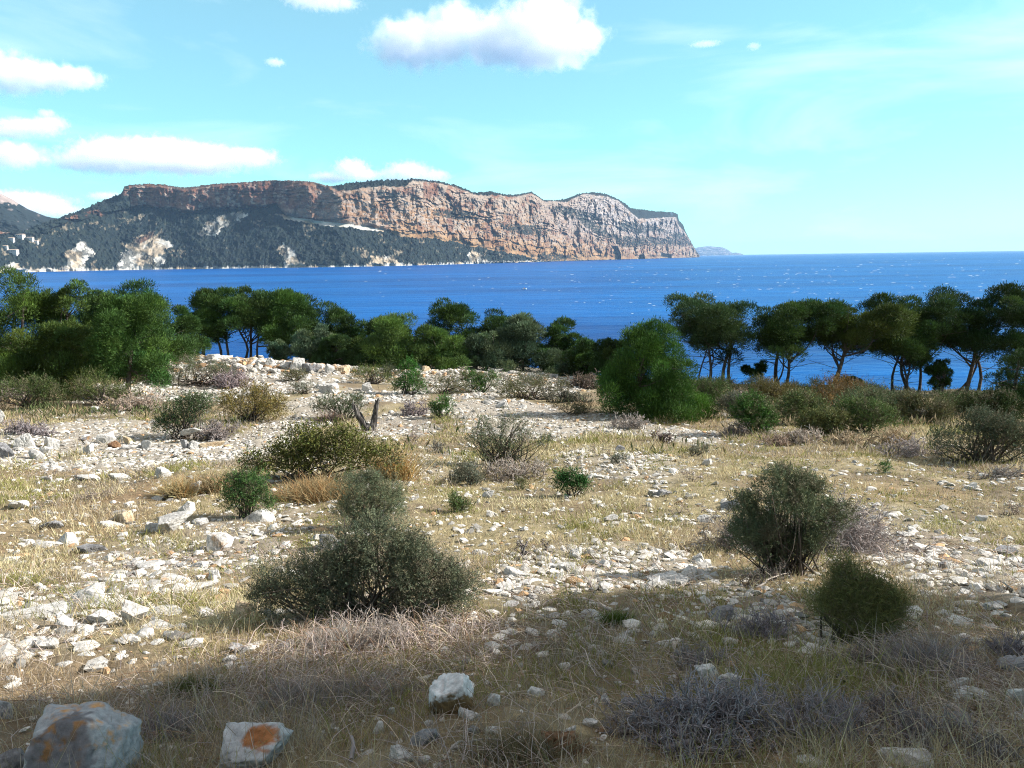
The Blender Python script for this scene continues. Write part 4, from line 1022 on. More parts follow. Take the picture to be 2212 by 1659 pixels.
# --- right bank of scrub under the shore pines
for (lb, bp, bl, c, n) in [
    ('green bush at the left end of the right scrub bank, beside the young pine', (1560, 868), [(1555, 850, 90, 36), (1530, 858, 50, 26)], (.060, .090, .030), 9000),
    ('bright green bush in the right scrub bank, nearest to the gravel tip', (1640, 938), [(1635, 905, 70, 50), (1650, 922, 46, 34), (1620, 885, 50, 34)], (.045, .098, .022), 12000),
    ('rust tinted bush under the second shore pine', (1700, 875), [(1700, 858, 110, 40), (1660, 860, 60, 30)], (.100, .088, .032), 11000),
    ('rusty brown broad bush under the leaning pine', (1800, 890), [(1800, 868, 140, 48), (1760, 880, 80, 36), (1850, 872, 70, 36)], RUST, 16000),
    ('mid green bush below the rusty brown broad bush', (1720, 915), [(1720, 893, 100, 44), (1760, 902, 70, 32)], (.075, .100, .036), 12000),
    ('grey-green tall bush below the clustered shore pine', (1900, 915), [(1890, 885, 120, 60), (1930, 895, 80, 50)], (.080, .105, .052), 17000),
    ('green bush in front of the grey-green tall bush', (1870, 935), [(1865, 912, 110, 44), (1820, 918, 70, 36)], (.070, .105, .034), 12000),
    ('olive bush right of the grey-green tall bush', (1985, 915), [(1985, 893, 100, 44), (2030, 898, 60, 36)], OLIVE, 11000),
    ('dim green bush below the two slanting trunks', (2080, 905), [(2075, 882, 120, 46), (2125, 890, 60, 44)], (.050, .070, .026), 12000),
    ('yellow green bush low in the middle of the right scrub bank', (1780, 940), [(1775, 922, 90, 34)], (.085, .095, .035), 8000),
    ('dark green low bush behind the pines of the shore row', (1620, 850), [(1615, 842, 100, 20), (1720, 846, 60, 16)], (.045, .060, .022), 8000),
    ('dark mound bush at the foot of the leaning pine', (1770, 852), [(1770, 843, 80, 22), (1850, 847, 110, 18)], (.030, .044, .014), 8000),
    ('pale green bush right of the bright green bush in the scrub bank', (1600, 905), [(1595, 888, 70, 36)], SILV, 7000),
    ('bushy dark green growth under the low bushy pine at the right edge', (2180, 925), [(2170, 895, 110, 60)], (.028, .044, .014), 12000),
]:
    shrub(lb, bp, [(a, b_ - 4, w * 1.2, h * 1.3) for a, b_, w, h in bl], c, int(n * 2.0), .052, group='shrubs of the right scrub bank', stems=24, gap=.36)
for (lb, bp, w, h, c) in [
    ('pale grey brush in front of the rusty brown bush', (1745, 955), 120, 48, (.44, .38, .33)), ('brown brush at the gravel tip beside the bright green bush', (1590, 940), 80, 42, (.26, .22, .20)),
    ('light dry brush between the green and the olive bush', (1830, 960), 130, 50, (.46, .37, .26)), ('tan dry brush at the lower right of the scrub bank', (1925, 960), 110, 50, (.44, .34, .22)),
    ('pale lilac brush left of the big right edge bush', (1965, 985), 160, 62, (.42, .37, .36)), ('grey dry brush at the top of the scrub bank', (1590, 865), 80, 30, (.34, .29, .25)),
    ('greyish brush under the third shore pine', (1945, 880), 70, 34, (.34, .31, .28)), ('reddish brush in the field left of the pale lilac brush', (1690, 960), 90, 36, (.40, .31, .25))]:
    dry_shrub(lb, bp, w, h, c, 44, 5, 3, group='dry brush of the right scrub bank')
shrub('big dark silvery tipped bush at the right edge in front of the scrub bank', (2125, 1000), [(2110, 945, 170, 80), (2060, 965, 110, 60), (2170, 940, 120, 90), (2110, 915, 100, 46), (2215, 960, 90, 90)], (.062, .076, .046), 42000, .032, stems=80, gap=.38, name='juniper_bush', cat='bush', group='dark juniper bushes')
dry_shrub('grey grass and twigs at the foot of the big right edge bush', (2160, 1028), 160, 42, (.33, .30, .28), 50, 5, 3, up=.7)

# --- shaded foreground
shrub('dense dark green grassy bush at the foot of the tall green bush', (1850, 1390), [(1805, 1330, 90, 90), (1870, 1350, 150, 80), (1835, 1290, 90, 80), (1905, 1325, 90, 80), (1820, 1250, 50, 40), (1880, 1290, 60, 60)], (.115, .125, .045), 40000, .036, stems=60, gap=.33, asp=.075, sprig=8, upb=1.3, group='grassy bushes')
tuft('round mound of flattened grey hay at the lower right', (1995, 1450), 175, 125, (.30, .27, .27), 3800, lean=1.1, flop=.9)
tuft('small bright green grass tuft at the edge of the shade', (1330, 1348), 60, 48, (.12, .17, .035), 700)
tuft('spiky green rosette plant in the shaded stones', (1693, 1365), 32, 26, (.14, .24, .07), 60, lean=.9, wid=.004)
dry_shrub('largest lilac grey twig bush in the shaded right foreground', (1550, 1600), 380, 185, (.34, .315, .335), 150, 6, 3, up=.8, group='lilac twig bushes in the shade', rad=.008)
dry_shrub('lilac twig bush right of the largest one in the shade', (1780, 1590), 290, 150, (.32, .295, .31), 110, 6, 3, up=.7, group='lilac twig bushes in the shade')
dry_shrub('lilac twig bush left of the largest one, thin at its edge', (1390, 1585), 200, 110, (.33, .30, .30), 60, 5, 3, up=.8, group='lilac twig bushes in the shade')
dry_shrub('low lilac twigs between the layered grey rock and the largest lilac bush', (1500, 1440), 230, 80, (.32, .29, .29), 60, 5, 3, up=.6, group='lilac twig bushes in the shade')
dry_shrub('grey twig bush right of the second lilac bush in the shade', (1905, 1560), 200, 110, (.30, .27, .27), 60, 5, 3, up=.7, group='lilac twig bushes in the shade')
dry_shrub('brown grey twig bush in the bottom right corner edge', (2150, 1640), 160, 110, (.26, .23, .22), 50, 5, 3, up=.7, group='lilac twig bushes in the shade')
dry_shrub('upright lilac twig bush in the shade by the layered grey rock', (1640, 1375), 130, 90, (.34, .30, .32), 60, 5, 3, up=1.0, group='lilac twig bushes in the shade')
dry_shrub('thin grey twig bush in the lower right corner', (1990, 1610), 240, 120, (.30, .27, .27), 60, 5, 3, up=.8, group='lilac twig bushes in the shade')
dry_shrub('grey twig bush at the right edge in the shade', (2180, 1420), 120, 90, (.28, .25, .27), 44, 5, 3, up=.8, group='lilac twig bushes in the shade')
dry_shrub('brown grey twigs below the green grass bush', (1880, 1440), 150, 70, (.24, .20, .18), 46, 5, 3, up=.6, group='lilac twig bushes in the shade')
tuft('flattened grey grass patch right of the big grey boulder', (360, 1590), 200, 110, (.33, .29, .29), 1800, lean=1.0, flop=.8)
tuft('swept grey grass patch in the shade below the largest dark bush', (640, 1520), 230, 100, (.34, .30, .28), 2200, lean=1.1, flop=.9)
tuft('grey dry grass patch left of the brown and white boulder', (790, 1500), 260, 80, (.33, .29, .27), 2400, lean=1.1, flop=.9)
tuft('grey upright grass at the foot of the largest dark bush', (740, 1400), 180, 80, (.38, .33, .29), 1500, lean=.7)
tuft('reddish dry grass around the brown crumbly stone', (1215, 1625), 120, 50, (.26, .13, .07), 900, lean=.7)
tuft('green grass in the shade between the two boulders', (420, 1500), 160, 60, (.13, .15, .05), 1300, lean=.7)
tuft('shaded dry grass at the bottom right of the white triangle stone', (1120, 1640), 240, 90, (.22, .19, .11), 1900, lean=.8)
for lb, bp, w, h in [('forked dry twig standing in the left field', (218, 1075), 80, 60), ('pale dead branch lying in the left field', (140, 1040), 110, 36), ('thin dry stalks in the field under the gravel tip', (1290, 985), 60, 44),
                     ('thin dry stalk plant on the right of the small dark shrub', (1490, 1040), 44, 60), ('dry twig clump in the sunlit field left of the tall green bush', (1470, 1110), 110, 46), ('dry stalk at the far right of the field', (2190, 1110), 40, 50),
                     ('long dry twigs by the broken stump', (900, 960), 110, 76), ('reddish dry twigs in the left field edge', (120, 1090), 130, 50)]:
    dry_shrub(lb, bp, w, h, (.34, .28, .24), 7, 4, 3, group='thin dry twigs in the field', rad=.007)


# ----------------------------------------------------------------------------
# stones
# ----------------------------------------------------------------------------
ICO = {s: ico_verts(s) for s in (1, 2, 3, 4, 5)}


def rock_shape(seed, sub=3, planes=11, flat=1.0, rough=.05, strat=0, pl=None):
    lr = np.random.default_rng(seed)
    V, Fc = ICO[sub]
    if pl is None:
        pn = unit(lr.normal(size=(planes, 3)) * np.array([1, 1, 1.15])); pd = lr.uniform(.42, .85, planes)
        pn = np.concatenate([pn, unit(np.array([[lr.normal(0, .15), lr.normal(0, .15), 1], [0, 0, -1.0]]))]); pd = np.concatenate([pd, [lr.uniform(.45, .65), .6]])
    else:
        pn = unit(np.array([q[:3] for q in pl], float)); pd = np.array([q[3] for q in pl], float)
        m = 7; en = unit(lr.normal(size=(m, 3))); sup = np.max([np.min(np.where(pn @ e > .05, pd / np.maximum(pn @ e, .05), 9)) for e in en]); 
        ed = np.array([np.min(np.where(pn @ e > .05, pd / np.maximum(pn @ e, .05), 9)) for e in en]) * lr.uniform(.93, 1.02, m)
        pn = np.concatenate([pn, en]); pd = np.concatenate([pd, ed])
    dots = V @ pn.T
    rad = np.min(np.where(dots > .04, pd[None] / np.maximum(dots, .04), 9), 1); rad = np.minimum(rad, 1.6)
    P = V * rad[:, None]
    n = fbm(P * 2.2 + seed, 4, seed % 97) - .5; n2 = fbm(P * 6 + seed, 4, seed % 89, .6) - .5
    ck = 1 - np.abs(2 * fbm(P * 2.6 + seed * 3, 3, seed % 83) - 1)
    P = P * (1 + rough * 1.8 * n + rough * 1.6 * n2 - rough * 1.3 * sstep(.86, .98, ck))[:, None]
    if strat:
        k = P[:, 2] * strat + .4 * n * 4; st = k - np.floor(k); P[:, :2] *= (1 - .10 * sstep(.6, .95, st) + .03 * sstep(0, .3, st))[:, None]
    lo, hi = P.min(0), P.max(0)
    P = (P - (lo + hi) / 2) / ((hi - lo) / 2)
    return P, Fc


LANDMARKS = []   # (words, px, py)
ROCKS = []       # (object, px, py, words, label or None)


def put_rock(px, py, w, h, seed, mat=None, sub=3, label=None, words='white stone', rotz=None, tilt=(0, 0), sink=.28, planes=9, rough=.055, strat=0, dep=None, smooth=False, stain=None, name='rock', mesh=None, pl=None):
    b = at(px, py); sc = np.linalg.norm(b) / F
    W = w * sc; 
    ang = math.atan2(-b[2], b[1])
    Dp = W * (dep or .75)
    Hh = max((h * sc - Dp * math.sin(ang) * .55) / max(math.cos(ang), .5), W * .16) * (1 + sink) * .88
    if mesh is None:
        P, Fc = rock_shape(seed, sub, planes, 1, rough, strat, pl)
        col = None
        if stain is not None:
            col = stain(P)
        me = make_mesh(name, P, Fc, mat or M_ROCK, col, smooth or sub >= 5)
    else:
        me = mesh
    cy_ = b[1] + Dp * .42; cx_ = b[0] * (cy_ / b[1])
    o = obj(name, me)
    o.scale = (W / 2, Dp / 2, Hh / 2)
    gz = float(H(cx_, b[1] + Dp * .3))
    o.location = (cx_, cy_, gz + Hh * (.5 - sink))
    o.rotation_euler = (tilt[0], tilt[1], rotz if rotz is not None else 0)
    o['category'] = 'rock' if w > 40 else 'stone'
    if mat is M_ROCK_GREY: words = 'grey stone'
    if mat is M_ROCK_OCHRE: words = 'tan stone'
    if mat is M_ROCK_BROWN: words = 'brown stone'
    ROCKS.append([o, px, py - h * .5, words, label])
    return o


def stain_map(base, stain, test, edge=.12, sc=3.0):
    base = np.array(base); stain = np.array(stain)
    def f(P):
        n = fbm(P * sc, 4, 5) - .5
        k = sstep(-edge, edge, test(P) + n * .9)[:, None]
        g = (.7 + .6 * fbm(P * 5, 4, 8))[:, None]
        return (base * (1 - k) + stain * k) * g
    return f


# boulders of the shaded foreground
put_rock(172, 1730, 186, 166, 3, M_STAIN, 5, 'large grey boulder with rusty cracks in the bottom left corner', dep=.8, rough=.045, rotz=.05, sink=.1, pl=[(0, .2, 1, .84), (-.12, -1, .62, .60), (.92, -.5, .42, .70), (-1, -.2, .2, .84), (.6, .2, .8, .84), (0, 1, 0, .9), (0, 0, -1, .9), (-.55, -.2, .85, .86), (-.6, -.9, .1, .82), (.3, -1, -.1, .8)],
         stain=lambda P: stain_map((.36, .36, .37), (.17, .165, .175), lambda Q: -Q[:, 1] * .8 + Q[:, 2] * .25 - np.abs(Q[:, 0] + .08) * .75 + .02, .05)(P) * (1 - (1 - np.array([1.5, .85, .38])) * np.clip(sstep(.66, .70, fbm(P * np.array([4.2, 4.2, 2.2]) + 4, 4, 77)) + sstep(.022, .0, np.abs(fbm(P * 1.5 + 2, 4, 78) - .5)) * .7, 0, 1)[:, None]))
put_rock(547, 1672, 134, 94, 12, M_STAIN, 5, 'pale boulder with a raw orange patch on top, right of the large grey boulder', dep=.85, rough=.06, sink=.12, pl=[(.1, -.35, 1, .62), (-1, -.25, .1, .85), (.9, -.3, -.25, .82), (.1, -1, -.25, .75), (.6, -.7, -.5, .8), (0, 1, .1, .8), (0, 0, -1, .85), (-.6, -.6, .55, .86)],
         stain=stain_map((.44, .445, .45), (.36, .15, .06), lambda P: .50 - np.linalg.norm((P - np.array([.28, -.1, .80])) * np.array([.85, 1.1, 1]), axis=1)))
put_rock(968, 1552, 108, 86, 21, M_STAIN, 5, 'white topped boulder with a yellow brown pitted front in the shaded grass', dep=.6, rough=.06, tilt=(0, -.30), sink=.1, pl=[(-.1, -.3, 1, .6), (-.9, -.3, .3, .85), (.95, -.2, .1, .85), (.1, -1, -.1, .62), (-.5, -.9, .1, .72), (0, 1, 0, .7), (0, 0, -1, .9)],
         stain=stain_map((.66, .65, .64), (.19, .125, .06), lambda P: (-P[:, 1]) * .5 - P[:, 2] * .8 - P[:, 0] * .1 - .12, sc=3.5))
put_rock(14, 1700, 80, 70, 33, M_ROCK_GREY, 4, 'dark slanting slab wedged left of the large grey boulder', tilt=(0, -.4))
put_rock(4, 1560, 44, 42, 34, M_ROCK_GREY, 4, 'grey stone cut by the left edge above the large grey boulder')
put_rock(914, 1616, 64, 48, 35, M_ROCK_GREY, 4, 'smooth dark purple grey stone below the brown pitted boulder', rough=.03)
put_rock(1208, 1634, 72, 52, 36, M_ROCK_BROWN, 4, 'reddish brown crumbly stone in the bottom centre grass', rough=.14)
put_rock(1015, 1562, 48, 34, 37, M_ROCK, 3, 'flat white triangular stone below the white topped boulder', tilt=(.5, 0), planes=6)
put_rock(868, 1652, 56, 44, 38, M_ROCK, 4, 'white two lobed stone at the bottom edge, left of the smooth dark one', rough=.09)
put_rock(1957, 1662, 88, 40, 39, M_ROCK, 4, 'long white stone at the bottom edge in the right corner grass', planes=7)
put_rock(1747, 1664, 52, 26, 40, M_ROCK, 3, 'white stone cut by the bottom edge under the lilac twigs')
put_rock(300, 1664, 62, 24, 41, M_ROCK, 3, 'low white stone at the bottom edge between the two boulders')
put_rock(1557, 1350, 52, 46, 42, M_ROCK_GREY, 4, 'layered pale grey rock at the edge of the shade, left of the lilac twigs', strat=5)
put_rock(2190, 1455, 60, 40, 43, M_ROCK_GREY, 4, 'grey slab at the right edge in the shade', planes=6)
put_rock(2066, 1500, 52, 48, 44, M_ROCK, 4, 'upright pale slab stone in the right shade', tilt=(0, .5), planes=6)
put_rock(2098, 1528, 64, 36, 45, M_ROCK, 4, 'pale grey stone touching the upright slab in the right shade')
put_rock(2060, 1588, 62, 40, 46, M_ROCK_GREY, 4, 'rough grey stone in the lower right grass', rough=.1)
put_rock(2200, 1530, 44, 46, 47, M_ROCK, 3, 'white stone cut by the right edge of the shaded grass')
put_rock(1526, 1484, 48, 50, 48, M_ROCK, 4, 'tall white stone behind the largest lilac twig bush')
put_rock(1572, 1500, 46, 48, 49, M_ROCK, 4, 'pale stone beside the tall one behind the lilac twigs')

# sunlit rocks of the left field
L1 = M_ROCK
put_rock(375, 1155, 72, 50, 51, L1, 5, 'layered flat topped boulder in the left field, overhanging on the right', strat=4, planes=12, rough=.04, sink=.08, rotz=.15)
put_rock(336, 1150, 34, 26, 52, L1, 4, 'small block leaning on the left of the layered boulder')
put_rock(478, 1192, 54, 44, 53, L1, 4, 'cube shaped white rock in the left field', planes=6, rough=.02, rotz=.5, sink=.1)
put_rock(404, 1110, 36, 32, 54, L1, 4, 'pointed white rock behind the layered boulder', planes=6, tilt=(0, .3))
put_rock(560, 1132, 72, 40, 55, L1, 4, 'broad white slab leaning under the fresh green round shrub', planes=6, tilt=(.5, .35), rough=.02)
put_rock(112, 1146, 42, 24, 56, M_ROCK_GREY, 4, 'dark sided wedge rock at the far left of the field', planes=6)
put_rock(33, 1104, 46, 26, 57, L1, 4, 'white low rock near the left edge in the dry grass')
put_rock(421, 1072, 32, 40, 58, L1, 4, 'upright hollowed white stone in the yellow grass', rough=.12)
put_rock(346, 1082, 36, 16, 59, L1, 3, 'thin arched white slab left of the upright hollowed stone')
put_rock(147, 1178, 56, 32, 60, L1, 4, 'angular white rock with a shaded hollow below the dark wedge rock')
put_rock(103, 1184, 50, 17, 61, L1, 3, 'flat pale slab left of the angular white rock')
put_rock(200, 1196, 52, 22, 62, M_ROCK_GREY, 4, 'grey low rock right of the angular white rock')
put_rock(273, 1130, 38, 30, 63, M_ROCK_OCHRE, 4, 'rock with an orange stained right face in the left field')
put_rock(240, 1140, 42, 18, 64, L1, 3, 'flat white stone touching the orange stained rock')
put_rock(377, 1256, 58, 18, 65, L1, 4, 'flat white slab in the middle of the left stones')
put_rock(323, 1232, 54, 22, 66, L1, 4, 'double stacked flat white stone in the left stones', strat=3)
put_rock(435, 1278, 60, 20, 67, L1, 4, 'bar shaped white stone left of the largest dark bush')
put_rock(466, 1252, 26, 24, 68, L1, 3)
put_rock(430, 1228, 36, 18, 69, L1, 3)
put_rock(180, 1312, 110, 42, 70, L1, 5, 'long jagged white slab tilted up to the right in the left stones', tilt=(0, -.22), planes=8)
put_rock(232, 1318, 58, 24, 71, L1, 4, 'pale slab behind the tip of the long jagged slab')
put_rock(295, 1352, 48, 54, 72, L1, 4, 'upright block with a dark left face at the lower left', planes=6, rough=.02, sink=.06, rotz=.3)
put_rock(67, 1350, 124, 36, 73, L1, 5, 'longest flat white rock at the left edge of the sunlit stones', planes=9)
put_rock(213, 1350, 64, 34, 74, L1, 4, 'pyramid like white rock left of the upright block')
put_rock(143, 1362, 42, 34, 75, L1, 4, 'white rock at the right end of the longest flat rock', tilt=(0, .4))
put_rock(182, 1366, 44, 18, 76, L1, 3)
put_rock(352, 1335, 74, 26, 77, L1, 4, 'broad low white rock right of the upright block')
put_rock(345, 1362, 64, 22, 78, L1, 4, 'rounded white rock in front of the broad low one')
put_rock(310, 1382, 46, 26, 79, L1, 3); put_rock(270, 1392, 40, 18, 80, L1, 3); put_rock(392, 1362, 32, 14, 81, L1, 3)
put_rock(450, 1334, 34, 22, 82, L1, 3)
put_rock(530, 1338, 58, 42, 83, M_ROCK_OCHRE, 4, 'white and brown hollow rock touching the left side of the largest dark bush', rough=.1)
put_rock(433, 1136, 36, 16, 84, L1, 3); put_rock(470, 1205, 26, 14, 85, L1, 3)
put_rock(713, 1192, 50, 48, 86, M_ROCK_GREY, 4, 'upright dark faced rock with a white cap behind the largest dark bush', planes=7, sink=.05, tilt=(.25, 0))
put_rock(352, 1034, 30, 30, 87, L1, 3, 'pale pointed stone in the dry grass above the yellow clump')
put_rock(263, 1038, 40, 22, 88, L1, 3, 'pale rounded stone in the dry grass behind the forked twig')
put_rock(187, 1040, 52, 18, 89, L1, 3, 'low pale stone patch left of the forked twig')
for i, (a, b_, c, d) in enumerate([(511, 1414, 36, 25), (497, 1432, 28, 18), (137, 1442, 28, 12), (186, 1424, 34, 12), (109, 1406, 38, 28), (624, 1397, 30, 16), (472, 1468, 17, 12), (444, 1481, 16, 12), (342, 1485, 20, 13), (567, 1470, 16, 11), (605, 1485, 24, 12), (725, 1588, 18, 16),
                                   (816, 1588, 24, 28), (928, 1570, 22, 16), (847, 1546, 20, 20), (1025, 1590, 34, 18), (1066, 1590, 36, 20), (1066, 1534, 28, 36), (1158, 1508, 38, 26), (1228, 1590, 34, 24), (1353, 1534, 38, 30), (1304, 1524, 24, 24), (1276, 1574, 32, 20),
                                   (914, 1652, 30, 22), (963, 1416, 20, 20), (1008, 1438, 24, 14), (796, 1406, 22, 16), (1351, 1376, 34, 14), (1093, 1374, 28, 16), (1194, 1374, 34, 14), (1314, 1442, 26, 16), (1220, 1448, 26, 18), (150, 1390, 26, 14), (1709, 1495, 22, 20), (1750, 1500, 24, 18), (1817, 1472, 34, 22), (2167, 1636, 32, 18), (2193, 1562, 28, 16), (2065, 1542, 32, 18), (1160, 1395, 26, 10), (730, 1365, 24, 12), (620, 1402, 30, 12)]):
    put_rock(a, b_, c, d, 200 + i, L1 if i % 5 else M_ROCK_GREY, 3)
# centre and right field
for i, (a, b_, c, d, lb, mt) in enumerate([
    (1120, 1248, 66, 28, 'long smooth white rock right of the largest dark bush, sloping right', L1), (1147, 1268, 50, 22, None, L1), (1100, 1276, 52, 18, 'flat white slab below the long smooth rock', L1), (1217, 1232, 54, 22, 'lens shaped white rock in the field centre', L1),
    (1243, 1208, 30, 28, 'upright pointed white stone right of the gnarled dead bush', L1), (1305, 1228, 32, 22, 'rounded white stone right of the lens shaped rock', L1), (1338, 1218, 42, 15, None, L1), (1319, 1128, 32, 22, 'white cracked stone in the open field centre', L1),
    (1401, 1146, 34, 16, None, L1), (1055, 1076, 28, 22, 'white pyramid stone below the open branched bush', L1), (1434, 1072, 34, 20, 'dark sided stone in the right centre field', M_ROCK_GREY), (1413, 1072, 26, 17, None, L1), (1358, 1250, 40, 18, None, L1), (1507, 1216, 30, 26, 'tall white stone left of the foot of the tall green bush', L1),
    (1577, 1102, 42, 28, 'slanting dark sided slab left of the tall green bush', M_ROCK_GREY), (1528, 1006, 22, 20, None, L1), (1064, 1118, 26, 20, None, L1), (1340, 978, 26, 20, None, M_ROCK_GREY), (1085, 882, 32, 20, 'round white boulder alone on the gravel behind the open branched bush', L1),
    (1126, 884, 26, 14, None, L1), (1037, 1202, 36, 20, None, L1), (1442, 1268, 90, 24, 'wide low pale slab in the centre right stones', L1), (1523, 1130, 36, 22, None, L1), (1389, 1184, 28, 13, None, L1), (1275, 1332, 46, 20, 'white slab stone left of the small bright green grass tuft', L1), (1100, 1312, 42, 14, None, L1), (1064, 1330, 30, 16, None, L1),
    (1944, 1222, 32, 20, None, L1), (2132, 1230, 44, 28, 'pale angular stone among the flat stones at the right', L1), (2170, 1198, 46, 22, 'grey angular stone among the flat stones at the right', M_ROCK_GREY), (1987, 1254, 50, 14, 'flat slab among the stones at the right', L1), (2037, 1230, 22, 20, None, M_ROCK_GREY), (1923, 1118, 32, 14, None, L1), (2121, 1128, 22, 16, None, L1),
    (1987, 899, 28, 16, 'white stone in the gap of the right scrub bank', L1), (2017, 1000, 26, 16, 'tan stone at the foot of the big right edge bush', M_ROCK_OCHRE), (2097, 1172, 38, 14, None, L1), (2030, 1190, 40, 12, None, L1), (2190, 1250, 44, 14, None, L1), (2080, 1290, 42, 16, None, L1), (2000, 1290, 40, 14, None, L1), (2150, 1320, 40, 20, None, L1), (1960, 1160, 34, 10, None, L1), (1880, 1060, 26, 10, None, L1)]):
    put_rock(a, b_, c, d, 300 + i, mt, 4 if lb else 3, lb)
# row of stones across the left gravel
for i, (a, b_, c, d, lb, mt) in enumerate([
    (15, 990, 44, 34, 'grey block at the left edge of the gravel row', M_ROCK_GREY), (57, 970, 40, 34, 'white upright stone second in the gravel row from the left edge', L1), (113, 972, 34, 32, 'tall white stone in the gravel row, left part', L1), (102, 980, 24, 20, None, L1), (82, 994, 32, 26, None, L1), (182, 954, 26, 14, None, M_ROCK_GREY), (192, 984, 22, 26, 'leaning triangular stone in front of the gravel row', L1),
    (233, 960, 32, 26, 'pale boulder with a shaded left side in the gravel row', L1), (250, 970, 28, 20, 'brown fronted stone in the gravel row', M_ROCK_BROWN), (277, 960, 22, 20, 'brown upright stone right of the brown fronted one', M_ROCK_OCHRE), (283, 972, 38, 14, None, L1), (317, 972, 24, 24, 'white pointed stone at the right end of the gravel row', L1), (97, 942, 32, 13, None, L1),
    (400, 970, 14, 26, 'thin left support stone under the table-like slab', M_ROCK_GREY), (424, 970, 34, 24, 'blocky right support stone under the table-like slab', L1), (458, 968, 46, 18, 'tan flat slab right of the table-like stones', M_ROCK_OCHRE), (205, 892, 20, 16, 'white cube stone at the edge of the left scrub', L1), (4, 915, 20, 34, 'white stone cut by the left edge above the gravel', L1)]):
    put_rock(a, b_, c, d, 400 + i, mt, 4 if lb else 3, lb)
tb = put_rock(414, 958, 50, 17, 431, L1, 4, 'table-like white slab lying across two support stones on the gravel', tilt=(0, -.15), planes=7, dep=.7)
tb.location.z += .26
# stone bank at the back
for i, (a, b_, c, d, lb, mt) in enumerate([
    (359, 782, 30, 24, 'white boulder at the left end of the stone bank', L1), (407, 787, 40, 34, 'largest white boulder in the left part of the stone bank', L1), (429, 792, 26, 16, None, L1), (465, 782, 36, 20, None, L1), (436, 776, 30, 14, None, M_ROCK_OCHRE), (508, 786, 26, 16, None, L1), (486, 778, 28, 14, None, L1), (540, 785, 26, 16, None, M_ROCK_OCHRE), (560, 790, 22, 16, None, L1), (586, 792, 28, 24, 'white upright boulder in the middle of the stone bank', L1),
    (643, 798, 34, 30, 'tall pale boulder in the right middle of the stone bank', L1), (675, 806, 42, 28, 'dark fronted boulder in the stone bank', M_ROCK_GREY), (618, 796, 26, 18, None, L1), (713, 806, 20, 26, 'leaning white slab right of the dark fronted boulder', L1), (738, 808, 34, 24, 'tan boulder in the stone bank right of the leaning slab', M_ROCK_OCHRE), (711, 850, 44, 28, 'large white rock on the gravel below the stone bank', L1), (794, 846, 26, 26, 'upright white rock standing below the stone bank', L1),
    (904, 800, 24, 26, 'slanted white slab behind the bright young pine shrub', L1), (924, 804, 24, 18, None, M_ROCK_OCHRE), (1199, 819, 16, 16, 'dark grey block at the right end of the stone bank', M_ROCK_GREY), (1150, 815, 24, 12, None, L1), (839, 799, 16, 12, None, L1), (1020, 800, 30, 12, None, L1), (1070, 804, 34, 12, None, L1), (980, 798, 26, 12, None, L1), (1110, 808, 30, 12, None, L1), (1230, 820, 22, 12, None, L1), (400, 800, 30, 16, None, L1), (520, 802, 30, 16, None, L1), (596, 806, 26, 14, None, L1), (660, 818, 26, 12, None, L1), (560, 776, 24, 12, None, L1), (385, 776, 24, 14, None, L1), (690, 838, 20, 12, None, L1)]):
    put_rock(a, b_, c, d * .92, 440 + i, mt, 4 if lb else 3, lb, sink=.26, rough=.08)

NAMED = len(ROCKS)
LANDMARKS += [('the large grey boulder', 172, 1600), ('the orange patched boulder', 547, 1615), ('the brown pitted boulder', 968, 1500), ('the smooth dark stone', 914, 1595), ('the brown crumbly stone', 1208, 1610), ('the layered flat topped boulder', 375, 1130), ('the cube shaped rock', 478, 1172),
              ('the upright block', 295, 1325), ('the longest flat rock', 67, 1335), ('the long jagged slab', 180, 1295), ('the broad white slab', 560, 1112), ('the dark wedge rock', 112, 1135), ('the largest dark bush', 800, 1230), ('the rounded mid green bush', 795, 1080), ('the tall green bush', 1700, 1120), ('the open branched bush', 1085, 950), ('the wide mastic bush', 680, 990),
              ('the fresh green round shrub', 535, 1068), ('the small dark green shrub', 1235, 1045), ('the gnarled dead bush', 1150, 1160), ('the small twiggy bush', 1437, 940), ('the green grass bush', 1850, 1300), ('the grey hay mound', 1995, 1390), ('the small bright grass tuft', 1330, 1325), ('the long smooth white rock', 1120, 1235), ('the lens shaped rock', 1217, 1221), ('the layered grey rock', 1557, 1328),
              ('the largest lilac twig bush', 1560, 1520), ('the table-like stones', 420, 950), ('the dark gravel bush', 395, 905), ('the broken stump', 798, 900), ('the young pine', 1390, 820), ('the dark fronted boulder', 675, 795), ('the round gravel boulder', 1085, 872), ('the golden brown bush', 540, 875), ('the wide low slab', 1442, 1259), ('the slanting dark slab', 1577, 1088),
              ('the big right edge bush', 2110, 950), ('the pale angular stone', 2132, 1218), ('the yellow grass clump', 385, 1050), ('the brown fronted stone', 250, 960), ('the bright seedling', 955, 880), ('the low green shrub', 985, 1090), ('the upright pale slab', 2066, 1480), ('the tiny green sprout', 1913, 1012), ('the spiky rosette', 1693, 1355)]

